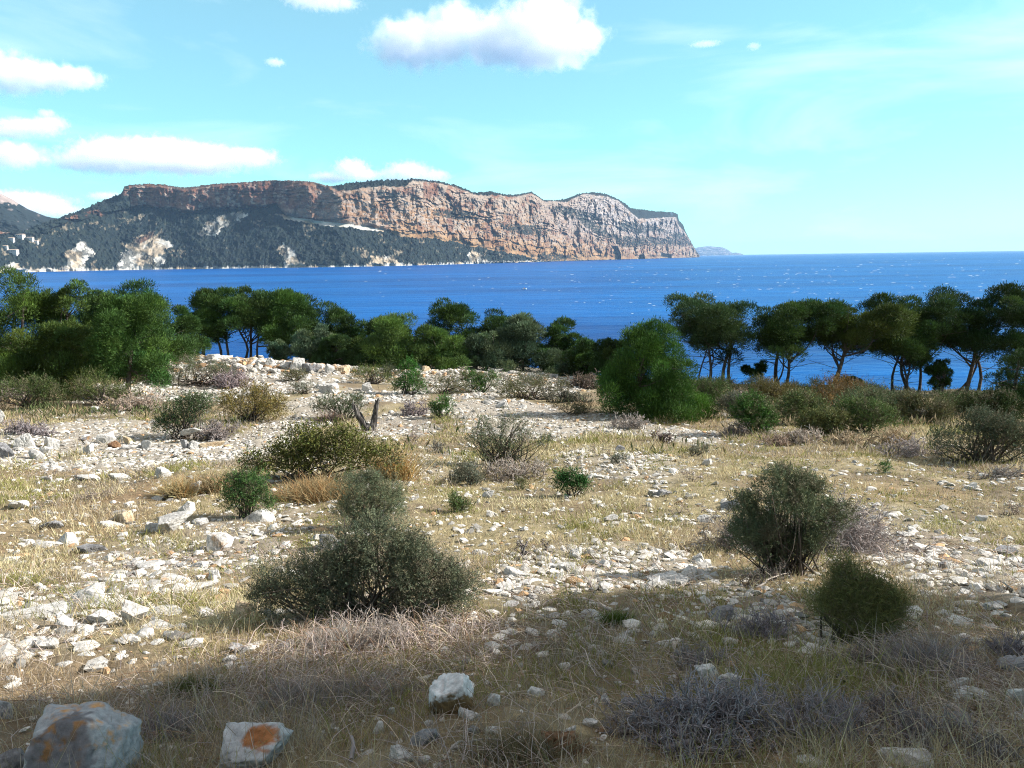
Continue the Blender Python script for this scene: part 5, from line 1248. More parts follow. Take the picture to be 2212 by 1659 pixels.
# smaller single stones
POOL = [make_mesh('stone', *rock_shape(900 + i, 3, 7, 1, .06), M_ROCK, None, False) for i in range(14)]
tries = 0; placed = []
while len(ROCKS) < 292 and tries < 6000:
    tries += 1
    px = rng.uniform(10, 2200); py = 930 + 560 * rng.random() ** .9
    b = at(px, py); g = float(gravel_mask(b[0], b[1]))
    if rng.random() > .12 + g * 1.0: continue
    if any(abs(px - r[1]) < 26 and abs(py - r[2]) < 16 for r in ROCKS): continue
    w = rng.uniform(14, 30) * (.62 + .38 * (py - 900) / 500); h = w * rng.uniform(.3, .62)
    bush = any(abs(px - q[0]) < q[2] and abs(py - q[1]) < q[3] for q in [(800, 1260, 260, 110), (1700, 1140, 150, 130), (795, 1085, 90, 60), (680, 1000, 170, 60), (1090, 960, 120, 70), (535, 1075, 65, 50), (1850, 1310, 100, 90), (395, 915, 80, 50), (2130, 960, 120, 60)])
    if bush: continue
    shape = 'flat' if h < w * .42 else 'chunky'
    put_rock(px, py, w, h, 0, mesh=POOL[rng.integers(14)], rotz=rng.uniform(0, 6.28), tilt=(rng.normal(0, .12), rng.normal(0, .12)), words=('flat white stone' if shape == 'flat' else 'chunky white stone'), name='rock', sink=.3)

# every stone without a label of its own is named by the landmark it lies next to
bins = {}
for r in ROCKS:
    o, px, py, words, lb = r
    if lb:
        o['label'] = lb; continue
    best = min(LANDMARKS, key=lambda l: math.hypot(l[1] - px, (l[2] - py) * 1.3))
    dx, dy = px - best[1], py - best[2]
    if abs(dx) > abs(dy) * 1.6: rel = 'right of' if dx > 0 else 'left of'
    elif abs(dx) > abs(dy) * .6: rel = ('below and ' if dy > 0 else 'above and ') + ('right of' if dx > 0 else 'left of')
    else: rel = 'just below' if dy > 0 else 'just above'
    bins.setdefault((words, rel, best[0]), []).append((math.hypot(dx, dy), o))
ORD = ['nearest', 'second nearest', 'third nearest', 'fourth nearest', 'fifth nearest', 'sixth nearest', 'seventh nearest', 'eighth nearest', 'ninth nearest', 'tenth nearest', 'eleventh nearest', 'twelfth nearest', 'thirteenth nearest', 'fourteenth nearest']
for (words, rel, lm), lst in bins.items():
    lst.sort(key=lambda q: q[0])
    for i, (_, o) in enumerate(lst):
        o['label'] = f'{words} {rel} {lm}' + (f', {ORD[min(i, 13)]} to it' if len(lst) > 1 else '')
for r in ROCKS:
    r[0]['group'] = 'loose limestone rocks on the ground'


# --- uncountable chips and pebbles
def build_pebbles():
    V0, F0 = ICO[1]
    Vs = []; Fs = []; Cs = []; off = 0
    def batch(n, y0, y1, smin, smax, use_g, pw=1.0):
        nonlocal off
        Y = y0 + (y1 - y0) * rng.random(n) ** pw; X = rng.uniform(-.72, .72, n) * Y
        g = gravel_mask(X, Y)
        keep = rng.random(n) < (use_g[0] + use_g[1] * g)
        X, Y, g = X[keep], Y[keep], g[keep]; m = len(X)
        s = smin * (smax / smin) ** (rng.random(m) ** 1.8)
        vv = V0[None] * (1 + rng.normal(0, .17, (m, len(V0), 1)))
        vv = vv * np.stack([rng.uniform(.75, 1.4, m), rng.uniform(.5, 1.0, m), rng.uniform(.2, .6, m)], -1)[:, None]
        a = rng.uniform(0, 6.28, m); c, sn = np.cos(a)[:, None], np.sin(a)[:, None]
        tx = rng.normal(0, .25, (m, 1))
        vz = vv[..., 2] + vv[..., 0] * tx
        P = np.stack([vv[..., 0] * c - vv[..., 1] * sn, vv[..., 0] * sn + vv[..., 1] * c, vz], -1) * (s * .5)[:, None, None]
        P = P + p3(X, Y, H(X, Y) + s * .05)[:, None]
        k = (np.arange(m) * len(V0))[:, None, None] + F0[None] + off
        Vs.append(P.reshape(-1, 3)); Fs.append(k.reshape(-1, 3)); off += m * len(V0)
        base = np.array([.50, .48, .445]) * np.clip(1 + rng.normal(0, .30, (m, 1)), .35, 1.35)
        oc = rng.random((m, 1)) < .07; base = np.where(oc, base * np.array([.85, .58, .36]), base)
        Cs.append(np.repeat(base, len(V0), 0))
    batch(26000, 1.6, 11, .014, .07, (.16, .9))
    batch(15000, 4, 18, .05, .17, (.20, .8))
    batch(22000, 5, 22, .03, .12, (.13, .9))
    batch(24000, 11, 32, .05, .20, (.03, 1.0))
    batch(15000, 28, 45, .08, .34, (.01, 1.0))
    V = np.concatenate(Vs); Fc = np.concatenate(Fs)
    tag(obj('pebbles', make_mesh('pebbles', V, Fc, M_PEBBLE, np.concatenate(Cs))), 'small pale limestone chips scattered over the dry ground', 'pebbles', kind='stuff')
    # rubble of the stone bank
    Vs = []; Fs = []; Cs = []; off = 0


build_pebbles()


def build_bank():
    V0, F0 = ICO[1]; n = 2200
    x = rng.uniform(RIDGE[1, 0], RIDGE[-2, 0], n); ry = np.interp(x, RIDGE[:, 0], RIDGE[:, 1]); rh = np.interp(x, RIDGE[:, 0], RIDGE[:, 2])
    y = ry + rng.normal(0, .7, n) - .3
    s = (.09 + .38 * rng.random(n) ** 1.8) * (.4 + .9 * rh / .6)
    vv = V0[None] * (1 + rng.normal(0, .16, (n, len(V0), 1))) * np.stack([rng.uniform(.8, 1.3, n), rng.uniform(.7, 1.1, n), rng.uniform(.4, .8, n)], -1)[:, None]
    a = rng.uniform(0, 6.28, n); c, sn = np.cos(a)[:, None], np.sin(a)[:, None]
    P = np.stack([vv[..., 0] * c - vv[..., 1] * sn, vv[..., 0] * sn + vv[..., 1] * c, vv[..., 2]], -1) * (s * .5)[:, None, None] + p3(x, y, H(x, y) + s * .1)[:, None]
    k = (np.arange(n) * len(V0))[:, None, None] + F0[None]
    base = np.array([.46, .43, .385]) * np.clip(1 + rng.normal(0, .28, (n, 1)), .4, 1.35); oc = rng.random((n, 1)) < .28; base = np.where(oc, base * np.array([.9, .62, .4]), base)
    tag(obj('rubble', make_mesh('rubble', P.reshape(-1, 3), k.reshape(-1, 3), M_PEBBLE, np.repeat(base, len(V0), 0))), 'loose white rubble heaped along the stone bank', 'rubble', kind='stuff')


build_bank()


# ----------------------------------------------------------------------------
# grass
# ----------------------------------------------------------------------------
def build_grass():
    n = 620000
    Y = 1.5 + 24 * rng.random(n) ** 1.25; X = rng.uniform(-.74, .74, n) * Y
    g = gravel_mask(X, Y); cl = fbm(p3(X * 2.6, Y * 2.6, 0), 3, 141); cl2 = fbm(p3(X * .7, Y * .7, 4), 3, 142)
    keep = rng.random(n) < (1 - .93 * np.clip(g * 1.1, 0, 1)) * (.22 + .95 * sstep(.38, .6, cl)) * (1 - .9 * sstep(22, 26, Y))
    X, Y, cl, cl2 = X[keep], Y[keep], cl[keep], cl2[keep]; n = len(X)
    b = p3(X, Y, H(X, Y) - .008)
    tall = rng.random(n) < .07
    L = rng.uniform(.025, .085, n) * (.6 + .9 * sstep(.35, .7, cl2)) * np.where(tall, 2.6, 1) * (1 + .25 * sstep(9, 20, Y))
    near = 1 - sstep(5.0, 6.5, Y)
    L = L * (1 + .55 * near)
    d = unit(np.concatenate([rng.normal(0, .62, (n, 2)), np.ones((n, 1))], 1))
    W = np.maximum(.0022, .62 * Y / 769)
    V, Fq = leaf_geo(b, d, L, W * rng.uniform(.7, 1.3, n))
    q = fbm(p3(X * .55, Y * .55, 8), 4, 151); u = rng.random(n) * .5 + q
    straw = np.array([.53, .47, .29]); tan = np.array([.42, .325, .19]); green = np.array([.235, .235, .07]); grey = np.array([.36, .31, .25])
    c = np.where((u < .72)[:, None], straw, np.where((u < .90)[:, None], tan, grey))
    gr = (rng.random(n) + (fbm(p3(X * 1.1, Y * 1.1, 3), 3, 161) - .5) * 2.2 - .05 * near) > .76
    c = np.where(gr[:, None], green, c) * np.clip(1 + rng.normal(0, .2, (n, 1)), .4, 1.7)
    tag(obj('grass', make_mesh('grass', V, Fq, M_GRASS, np.repeat(c, 4, 0))), 'short dry straw coloured grass with green patches', 'grass', kind='stuff')


build_grass()


def build_litter():
    """matted dead stems lying over the shaded ground"""
    n = 60000
    Y = 1.6 + 6.5 * rng.random(n) ** 1.2; X = rng.uniform(-.74, .74, n) * Y
    m = fbm(p3(X * .9, Y * .9, 2), 3, 191)
    w = np.zeros(n) + .10
    for px, py, rx, ry, k in ((1600, 1520, 420, 150, 1), (1980, 1500, 260, 150, .8), (800, 1450, 330, 90, .95), (400, 1560, 190, 80, .9), (1100, 1600, 300, 80, .5), (640, 1540, 200, 70, .9), (850, 1370, 250, 60, .9), (1150, 1450, 250, 80, .35), (1850, 1400, 200, 80, .6)):
        cx, cy, a, b = ground_ellipse(px, py, rx, ry)
        w = np.maximum(w, k * (1 - sstep(.6, 1.2, np.sqrt(((X - cx) / a) ** 2 + ((Y - cy) / b) ** 2))))
    keep = rng.random(n) < w * (.25 + 1.1 * sstep(.4, .62, m))
    X, Y = X[keep], Y[keep]; n = len(X)
    st = p3(X, Y, H(X, Y) + rng.uniform(0, .03, n))
    az = rng.normal(2.6, 1.0, n) + 3 * (fbm(p3(X * .8, Y * .8, 5), 2, 193) - .5); el = np.abs(rng.normal(0, .38, n)); up = rng.random(n) < .16; el = np.where(up, rng.uniform(.7, 1.4, n), el)
    d = np.stack([np.cos(az) * np.cos(el), np.sin(az) * np.cos(el), np.sin(el)], 1)
    K = 5; ln = rng.uniform(.08, .34, n); t = np.linspace(0, 1, K)
    dirs = unit(d[:, None] + np.cumsum(rng.normal(0, .16, (n, K, 3)), 1)); stp = dirs * (ln / (K - 1))[:, None, None]; stp[:, 0] = 0
    P = st[:, None] + np.cumsum(stp, 1)
    P[..., 2] = np.maximum(P[..., 2] - (t ** 2)[None] * (ln * .35)[:, None], H(P[..., 0], P[..., 1]) + .004)
    V, Fq = tube_geo(P, np.maximum(.0013, .0004 * Y)[:, None] * (1.2 - .7 * t)[None] * rng.uniform(.7, 1.5, (n, 1)), 3)
    pal = 1.12 * np.array([[.46, .385, .325], [.38, .31, .265], [.52, .43, .33], [.27, .18, .12], [.42, .35, .34]])
    c = pal[rng.integers(0, 5, n)] * np.clip(1 + rng.normal(0, .2, (n, 1)), .5, 1.5)
    tag(obj('twig_litter', make_mesh('twig_litter', V, Fq, M_DRY, np.repeat(c, K * 3, 0), True)), 'tangled mat of dead grey stems and twigs on the shaded ground', 'twig litter', kind='stuff')


build_litter()


def build_field_brush():
    """low herb cover that nobody could count on the far field"""
    n = 130000
    Y = rng.uniform(15, 44, n); X = rng.uniform(-.74, .74, n) * Y
    g = gravel_mask(X, Y); cl = fbm(p3(X * .55, Y * .55, 0), 4, 171)
    right = sstep(2, 8, X - (Y - 24) * .15) * sstep(20, 25, Y); left = sstep(-6, -11, X + (Y - 20) * .25) * sstep(20, 24, Y)
    keep = (rng.random(n) < (.10 + .9 * np.maximum(right, left * .9)) * (1 - np.clip(g * 1.2, 0, 1)) * sstep(.40, .55, cl)) & (Y < 59 - 15.0 * sstep(-4, 9, X))
    X, Y, cl = X[keep], Y[keep], cl[keep]; n = len(X)
    r2 = sstep(2, 8, X - (Y - 24) * .15)
    h = (cl - .38) * 2.2 * rng.random(n)
    b = p3(X, Y, H(X, Y) + h * .4)
    d = unit(np.concatenate([rng.normal(0, .5, (n, 2)), np.ones((n, 1))], 1))
    L = rng.uniform(.10, .26, n); V, Fq = leaf_geo(b, d, L, L * .16)
    hue = fbm(p3(X * .6, Y * .6, 5), 3, 181)[:, None] + rng.normal(0, .08, (n, 1))
    c = np.where(hue < .43 + .09 * r2[:, None], np.array([.075, .095, .038]), np.where(hue < .52 + .06 * r2[:, None], np.array([.15, .13, .07]), np.array([.34, .27, .17]))) * np.clip(1 + rng.normal(0, .25, (n, 1)), .4, 1.7)
    tag(obj('undergrowth', make_mesh('undergrowth', V, Fq, M_LEAF, np.repeat(c, 4, 0))), 'mixed low scrub and herbs covering the far field', 'undergrowth', kind='stuff')


build_field_brush()


# ----------------------------------------------------------------------------
# broken stump, fallen sticks
# ----------------------------------------------------------------------------
def build_stump():
    m, nt, b = new_mat('weathered_wood')
    tc = nt.nodes.new('ShaderNodeTexCoord'); mp = nt.nodes.new('ShaderNodeMapping'); mp.inputs['Scale'].default_value = (14, 14, 1.6)
    n = nt.nodes.new('ShaderNodeTexNoise'); n.inputs['Scale'].default_value = 1.6; n.inputs['Detail'].default_value = 7
    cr = nt.nodes.new('ShaderNodeValToRGB'); cr.color_ramp.elements[0].color = (.035, .03, .028, 1); cr.color_ramp.elements[1].color = (.36, .33, .30, 1); cr.color_ramp.elements[0].position = .48; cr.color_ramp.elements[1].position = .8
    bp = nt.nodes.new('ShaderNodeBump'); bp.inputs['Strength'].default_value = 1; bp.inputs['Distance'].default_value = .03
    nt.links.new(tc.outputs['Object'], mp.inputs[0]); nt.links.new(mp.outputs[0], n.inputs['Vector']); nt.links.new(n.outputs['Fac'], cr.inputs[0]); nt.links.new(cr.outputs[0], b.inputs['Base Color']); nt.links.new(n.outputs['Fac'], bp.inputs['Height']); nt.links.new(bp.outputs[0], b.inputs['Normal'])
    b.inputs['Roughness'].default_value = .9
    bs = at(795, 932); sc = bs[1] / F * 1.03
    root = thing('tree_stump', bs, 'broken grey tree stump with two jagged prongs beside the mastic bush', 'stump')
    for nm, base_off, tip_off, r, in (('prong', (-2, 0), (-26, 58), 10), ('prong', (4, 0), (24, 66), 9), ('root_flare', (0, -4), (2, 14), 15)):
        k = 14; t = np.linspace(0, 1, k)[:, None]
        a = np.array([base_off[0] * sc, 0, base_off[1] * sc - .1]); e = np.array([tip_off[0] * sc, rng.uniform(-.1, .1), tip_off[1] * sc])
        path = a + (e - a) * t + np.sin(t * 5) * np.array([.02, .02, 0])
        rad = r * sc * (1 - .55 * t[:, 0])
        V, Fq = tube_geo(path[None], rad[None], 14)
        V = V + (fbm(V * 14, 3, 3)[:, None] - .5) * r * sc * .55
        V[-14:, 2] += rng.uniform(-.5, .7, 14) * r * sc * 1.2
        cap = np.array([list(range(len(V) - 14, len(V)))[::1]])
        me = make_mesh(nm, V, [Fq, cap], m, None, False)
        obj(nm, me, root)


build_stump()


def stick(label, a, b_, r, col=(.42, .38, .34)):
    p = at(*a); q = at(*b_); t = np.linspace(0, 1, 10)[:, None]
    path = p + (q - p) * t + np.cumsum(rng.normal(0, .012, (10, 3)), 0) * np.linalg.norm(q - p); path[:, 2] = H(path[:, 0], path[:, 1]) + r + .012 + .03 * np.sin(t[:, 0] * 3)
    V, Fq = tube_geo(path[None], (r * (1.1 - .5 * t[:, 0]))[None], 6)
    tag(obj('fallen_stick', make_mesh('fallen_stick', V - p, Fq, M_DRY, vary(col, len(V), .1), True), None, p), label, 'stick', 'fallen sticks')


stick('bent pale stick lying in the shaded grass left of the brown crumbly stone', (960, 1655), (1008, 1615), .006)
stick('straight thin stick reaching right from the bent pale stick', (1008, 1615), (1120, 1626), .004)
stick('short thick stick standing out of the grass at the bottom centre', (757, 1655), (760, 1600), .009, (.30, .27, .27))
stick('thin straw stick crossing the shaded stones', (1640, 1365), (1770, 1362), .004, (.45, .42, .36))
stick('gnarled dead branch lying under the lilac twig bush', (1480, 1600), (1640, 1565), .016, (.30, .27, .27))
stick('second dead branch lying at the bottom right under the lilac twigs', (1440, 1630), (1560, 1618), .012, (.28, .25, .26))
stick('pale stick lying below the tall green bush', (1630, 1275), (1700, 1240), .008, (.45, .40, .36))


# ----------------------------------------------------------------------------
# far small things: houses, mast, boat
# ----------------------------------------------------------------------------
def flat_mat(name, c, r=.8):
    m, nt, b = new_mat(name); b.inputs['Roughness'].default_value = r
    n = nt.nodes.new('ShaderNodeTexNoise'); n.inputs['Scale'].default_value = 3; n.inputs['Detail'].default_value = 4
    mr = nt.nodes.new('ShaderNodeMapRange'); mr.inputs['To Min'].default_value = .85; mr.inputs['To Max'].default_value = 1.1
    mx = nt.nodes.new('ShaderNodeMix'); mx.data_type = 'RGBA'; mx.blend_type = 'MULTIPLY'; mx.inputs[0].default_value = 1; mx.inputs[6].default_value = (*c, 1)
    nt.links.new(n.outputs['Fac'], mr.inputs['Value']); nt.links.new(mr.outputs[0], mx.inputs[7]); nt.links.new(mx.outputs[2], b.inputs['Base Color'])
    return m


M_WALL = flat_mat('white_render', (.52, .49, .46)); M_ROOF = flat_mat('terracotta_roof', (.44, .33, .26)); M_STEEL = flat_mat('dark_steel', (.12, .12, .13), .5)
M_HULL = flat_mat('white_hull', (.8, .8, .78), .4); M_TRIM = flat_mat('orange_trim', (.7, .25, .05), .5); M_GLASS = flat_mat('dark_window', (.03, .04, .05), .2)


def box(x0, x1, y0, y1, z0, z1):
    V = np.array([[x, y, z] for z in (z0, z1) for y in (y0, y1) for x in (x0, x1)], float)
    return V, np.array([[0, 2, 3, 1], [4, 5, 7, 6], [0, 1, 5, 4], [1, 3, 7, 5], [3, 2, 6, 7], [2, 0, 4, 6]])


def headland_hit(px, py):
    dg = bpy.context.evaluated_depsgraph_get(); d = Vector(ray(px, py))
    hit = None
    for nm in ('headland', 'hill'):
        o = bpy.data.objects[nm]
        ok, loc, nor, _ = o.ray_cast(Vector((0, 0, 0)), d)
        if ok and (hit is None or loc.length < hit.length): hit = loc
    return np.array(hit) if hit is not None else d * 3300


def house(px, py, w, h, label, roofed=True):
    p = headland_hit(px, py); sc = np.linalg.norm(p) / F; W = w * .62 * sc; Hh = h * .55 * sc
    root = thing('house', p, label, 'house', 'white houses on the far left shore')
    V, Fq = box(-W / 2, W / 2, -W * .3, W * .3, -12, Hh); obj('wall', make_mesh('wall', V, Fq, M_WALL), root)
    e = W * .05
    V = np.array([[-W / 2 - e, -W * .3 - e, Hh], [W / 2 + e, -W * .3 - e, Hh], [W / 2 + e, W * .3 + e, Hh], [-W / 2 - e, W * .3 + e, Hh], [-W / 2 - e, 0, Hh * 1.22 + .5], [W / 2 + e, 0, Hh * 1.22 + .5]])
    V[:, 2] += .01
    obj('roof', make_mesh('roof', V, [np.array([[0, 1, 5, 4], [2, 3, 4, 5], [0, 3, 2, 1]]), np.array([[1, 2, 5], [3, 0, 4]])], M_ROOF), root)
    vb = []
    for k in range(4):
        x = (-.36 + k * .24) * W; vb.append(box(x - W * .04, x + W * .04, -W * .3 - .05, -W * .3 + .3, Hh * .35, Hh * .72))
    for v, f in vb: obj('window', make_mesh('window', v, f, M_GLASS), root)


for a in [(42, 512, 26, 8, 'largest white villa on the far wooded shore at the left'), (25, 518, 14, 6, 'small white house left of the largest villa'), (66, 517, 16, 6, 'white house right of the largest villa'), (78, 523, 12, 5, 'small house farthest right in the row by the largest villa'), (30, 545, 22, 8, 'white building lower down near the far shore'), (12, 535, 12, 6, 'small white house between the villa row and the lower building')]:
    house(*a)


def build_mast():
    p = headland_hit(1436, 462.5); sc = np.linalg.norm(p) / F
    root = thing('signal_mast', p, 'thin signal mast standing on the flat top of the cape', 'mast')
    t = np.linspace(0, 1, 4)[:, None]; path = np.array([0, 0, -20.0]) + np.array([0, 0, 20 + 10.5 * sc]) * t
    V, Fq = tube_geo(path[None], (.28 * sc * (1.3 - .7 * t[:, 0]))[None], 6); obj('pole', make_mesh('pole', V, Fq, M_STEEL), root)
    V, Fq = box(-1.2 * sc, 1.2 * sc, -.2 * sc, .2 * sc, 7 * sc, 7.3 * sc); obj('crossarm', make_mesh('crossarm', V, Fq, M_STEEL), root)
    p = headland_hit(1449, 462.8); root = thing('signal_station', p, 'small white station building beside the mast on the cape', 'building')
    V, Fq = box(-3.5 * sc, 3.5 * sc, -2 * sc, 2 * sc, -20, 2.6 * sc); obj('wall', make_mesh('wall', V, Fq, M_WALL), root)
    V, Fq = box(-1.2 * sc, 1.2 * sc, -1.5 * sc, 1.5 * sc, 2.6 * sc, 5 * sc); obj('lookout', make_mesh('lookout', V, Fq, M_WALL), root)


build_mast()


def build_boat():
    d = ray(1133, 625); p = d * (SEA / d[2]); L = 3.6
    root = thing('motorboat', p, 'tiny white and orange motorboat on the open water in the centre', 'boat')
    k = 9; t = np.linspace(0, 1, k)
    w = .75 * np.sqrt(np.clip(1 - (t * 1.02) ** 3, 0, 1)); w[-1] = .03; zt = .55 + .35 * t ** 2
    ring = []
    for i in range(k):
        x = (t[i] - .5) * L; ring.append([[x, -w[i], zt[i]], [x, -w[i] * .75, .05], [x, 0, -.2], [x, w[i] * .75, .05], [x, w[i], zt[i]]])
    V = np.array(ring).reshape(-1, 3); idx = np.arange(k * 5).reshape(k, 5)
    Fq = np.stack([idx[:-1, :-1], idx[:-1, 1:], idx[1:, 1:], idx[1:, :-1]], -1).reshape(-1, 4)
    deck = np.stack([idx[:-1, 0], idx[1:, 0], idx[1:, 4], idx[:-1, 4]], -1)
    obj('hull', make_mesh('hull', V, [Fq, deck, np.array([[0, 1, 2, 3, 4]])], M_HULL), root)
    V, Fq = box(-.5, .45, -.42, .42, .6, 1.25); obj('cabin', make_mesh('cabin', V, Fq, M_TRIM), root)
    V, Fq = box(-L / 2 - .3, -L / 2 - .01, -.18, .18, .1, .95); obj('outboard_motor', make_mesh('outboard_motor', V, Fq, M_STEEL), root)


build_boat()


# ----------------------------------------------------------------------------
# clouds: lumpy bodies of scattering vapour, far behind and above the headland
# ----------------------------------------------------------------------------
def cloud_mat(name, dens, u, ells, az):
    m = bpy.data.materials.new(name); m.use_nodes = True
    nt = m.node_tree; nt.nodes.remove(nt.nodes['Principled BSDF']); N = nt.nodes.new; Lk = nt.links.new
    v = N('ShaderNodeVolumeScatter'); v.inputs['Color'].default_value = (1, 1, 1, 1); v.inputs['Anisotropy'].default_value = .0
    geo = N('ShaderNodeNewGeometry')
    rot = N('ShaderNodeVectorRotate'); rot.rotation_type = 'Z_AXIS'; rot.inputs['Angle'].default_value = az
    Lk(geo.outputs['Position'], rot.inputs['Vector'])
    cur = None
    for c, r in ells:
        s = N('ShaderNodeVectorMath'); s.operation = 'SUBTRACT'; s.inputs[1].default_value = c; Lk(rot.outputs[0], s.inputs[0])
        q = N('ShaderNodeVectorMath'); q.operation = 'DIVIDE'; q.inputs[1].default_value = r; Lk(s.outputs[0], q.inputs[0])
        ln = N('ShaderNodeVectorMath'); ln.operation = 'LENGTH'; Lk(q.outputs[0], ln.inputs[0])
        if cur is None: cur = ln.outputs['Value']
        else:
            mn = N('ShaderNodeMath'); mn.operation = 'SMOOTH_MIN'; mn.inputs[2].default_value = .25; Lk(cur, mn.inputs[0]); Lk(ln.outputs['Value'], mn.inputs[1]); cur = mn.outputs[0]
    n = N('ShaderNodeTexNoise'); n.inputs['Scale'].default_value = 1.5 / u; n.inputs['Detail'].default_value = 6; n.inputs['Roughness'].default_value = .64
    Lk(rot.outputs[0], n.inputs['Vector'])
    ma = N('ShaderNodeMath'); ma.operation = 'MULTIPLY_ADD'; ma.inputs[1].default_value = -2.3; Lk(n.outputs['Fac'], ma.inputs[0]); Lk(cur, ma.inputs[2])
    mr = N('ShaderNodeMapRange'); mr.interpolation_type = 'SMOOTHSTEP'; mr.inputs['From Min'].default_value = -.03; mr.inputs['From Max'].default_value = -.75; mr.inputs['To Min'].default_value = 0; mr.inputs['To Max'].default_value = dens
    Lk(ma.outputs[0], mr.inputs['Value']); Lk(mr.outputs[0], v.inputs['Density'])
    Lk(v.outputs[0], nt.nodes['Material Output'].inputs['Volume'])
    return m


def build_cloud(blobs, dist, label, seed, dens):
    iv, if_ = ico_verts(3); parts = []; ells = []
    k0 = ray(np.mean([b[0] for b in blobs]), blobs[0][1]); az = math.atan2(k0[0], k0[1]); ca, sa = math.cos(az), math.sin(az)
    for a, b, rx, ry in blobs:
        k = ray(a, b); cen = k / math.hypot(k[0], k[1]) * dist
        sx, sz = rx * dist / F, ry * dist / F; sy = max(sx * .8, sz)
        c = np.array([cen[0] * ca - cen[1] * sa, cen[0] * sa + cen[1] * ca, cen[2]])      # turned so that +Y points at the cloud
        ells.append((tuple(c), (sx, sy, sz)))
        V = c + iv * np.array([sx, sy, sz]) * 1.38
        parts.append((np.stack([V[:, 0] * ca + V[:, 1] * sa, -V[:, 0] * sa + V[:, 1] * ca, V[:, 2]], 1), if_))
    V, Fs = merge(parts)
    me = make_mesh('cloud', V, np.concatenate(Fs), None)
    o = obj('cloud', me)
    ext = V.max(0) - V.min(0)
    rm = o.modifiers.new('r', 'REMESH'); rm.mode = 'VOXEL'; rm.voxel_size = float(max(np.hypot(ext[0], ext[1]) / 80, ext[2] / 50))
    dg = bpy.context.evaluated_depsgraph_get()
    me2 = bpy.data.meshes.new_from_object(o.evaluated_get(dg)); o.modifiers.clear(); o.data = me2; bpy.data.meshes.remove(me); me2.name = 'cloud'
    u = np.median([min(c, d) for _, _, c, d in blobs]) * dist / F
    me2.materials.clear(); me2.materials.append(cloud_mat('cloud_vapour', dens * .46 / u, u, ells, az))
    tag(o, label, 'cloud', 'clouds over the bay')
    return o


CLOUDS = [
    ([(900, 95, 95, 48), (985, 45, 48, 42), (960, 85, 70, 50), (1070, 85, 95, 50), (1185, 45, 75, 58), (1150, 70, 95, 58), (1250, 80, 60, 34), (880, 112, 70, 30), (1160, 110, 110, 36), (855, 75, 26, 26)], 14000, 'biggest white cumulus cloud with tall heads at the top centre of the sky', 3.2),
    ([(20, 160, 45, 40), (80, 165, 60, 28), (150, 168, 55, 20)], 15000, 'white cloud bank cut by the upper left edge of the photo', 2.4),
    ([(60, 275, 55, 15), (110, 265, 30, 14), (100, 245, 16, 8), (20, 285, 40, 14)], 17000, 'small soft white cloud between the upper left bank and the long cloud', 1.2),
    ([(10, 335, 65, 24), (50, 330, 32, 18)], 18000, 'low rounded white cloud at the left edge beside the long cloud', 1.6),
    ([(260, 340, 95, 34), (340, 328, 80, 28), (430, 340, 90, 26), (520, 340, 75, 18), (180, 350, 60, 20), (400, 352, 120, 22)], 19000, 'long flat white cloud with a grey base above the left end of the headland', 2.0),
    ([(760, 368, 38, 24), (715, 384, 40, 12), (790, 380, 30, 14)], 20000, 'small rounded white cloud resting just above the headland ridge', 1.6),
    ([(880, 372, 52, 22), (845, 380, 36, 16), (935, 380, 40, 14)], 20000, 'low white cloud half behind the highest part of the headland', 1.1),
    ([(594, 135, 20, 8)], 15000, 'tiny isolated white cloud left of the biggest cumulus', .8),
    ([(700, 2, 70, 14), (650, -5, 40, 18), (740, 8, 30, 10)], 14000, 'pale cloud fragment cut by the top edge left of the biggest cumulus', .9),
    ([(1628, 100, 14, 8), (1524, 95, 32, 4)], 15000, 'tiny wispy cloud right of the biggest cumulus in clear sky', .5),
    ([(40, 440, 90, 22), (110, 455, 60, 14), (230, 424, 34, 9)], 24000, 'low hazy white cloud rising behind the hill at the left edge', .9),
]
for i, (bl, ds, lb, dn) in enumerate(CLOUDS):
    build_cloud(bl, ds, lb, 500 + i * 31, dn)

# ----------------------------------------------------------------------------
# air between here and the headland
# ----------------------------------------------------------------------------
def build_haze():
    m = bpy.data.materials.new('haze_air'); m.use_nodes = True
    nt = m.node_tree; nt.nodes.remove(nt.nodes['Principled BSDF'])
    v = nt.nodes.new('ShaderNodeVolumePrincipled'); v.inputs['Density'].default_value = HAZE; v.inputs['Color'].default_value = (.48, .72, 1, 1)
    nt.links.new(v.outputs[0], nt.nodes['Material Output'].inputs['Volume'])
    x, y0, y1, z0, z1 = 32000., -700., 32000., SEA - 12, 15 + max(v.co.z for nm in ('headland', 'hill', 'island') for v in bpy.data.objects[nm].data.vertices)
    V = np.array([[-x, y0, z0], [x, y0, z0], [x, y1, z0], [-x, y1, z0], [-x, y0, z1], [x, y0, z1], [x, y1, z1], [-x, y1, z1]])
    Fq = np.array([[0, 3, 2, 1], [4, 5, 6, 7], [0, 1, 5, 4], [1, 2, 6, 5], [2, 3, 7, 6], [3, 0, 4, 7]])
    tag(obj('haze', make_mesh('haze', V, Fq, m)), kind='stuff')


HAZE = 2.7e-5
build_haze()

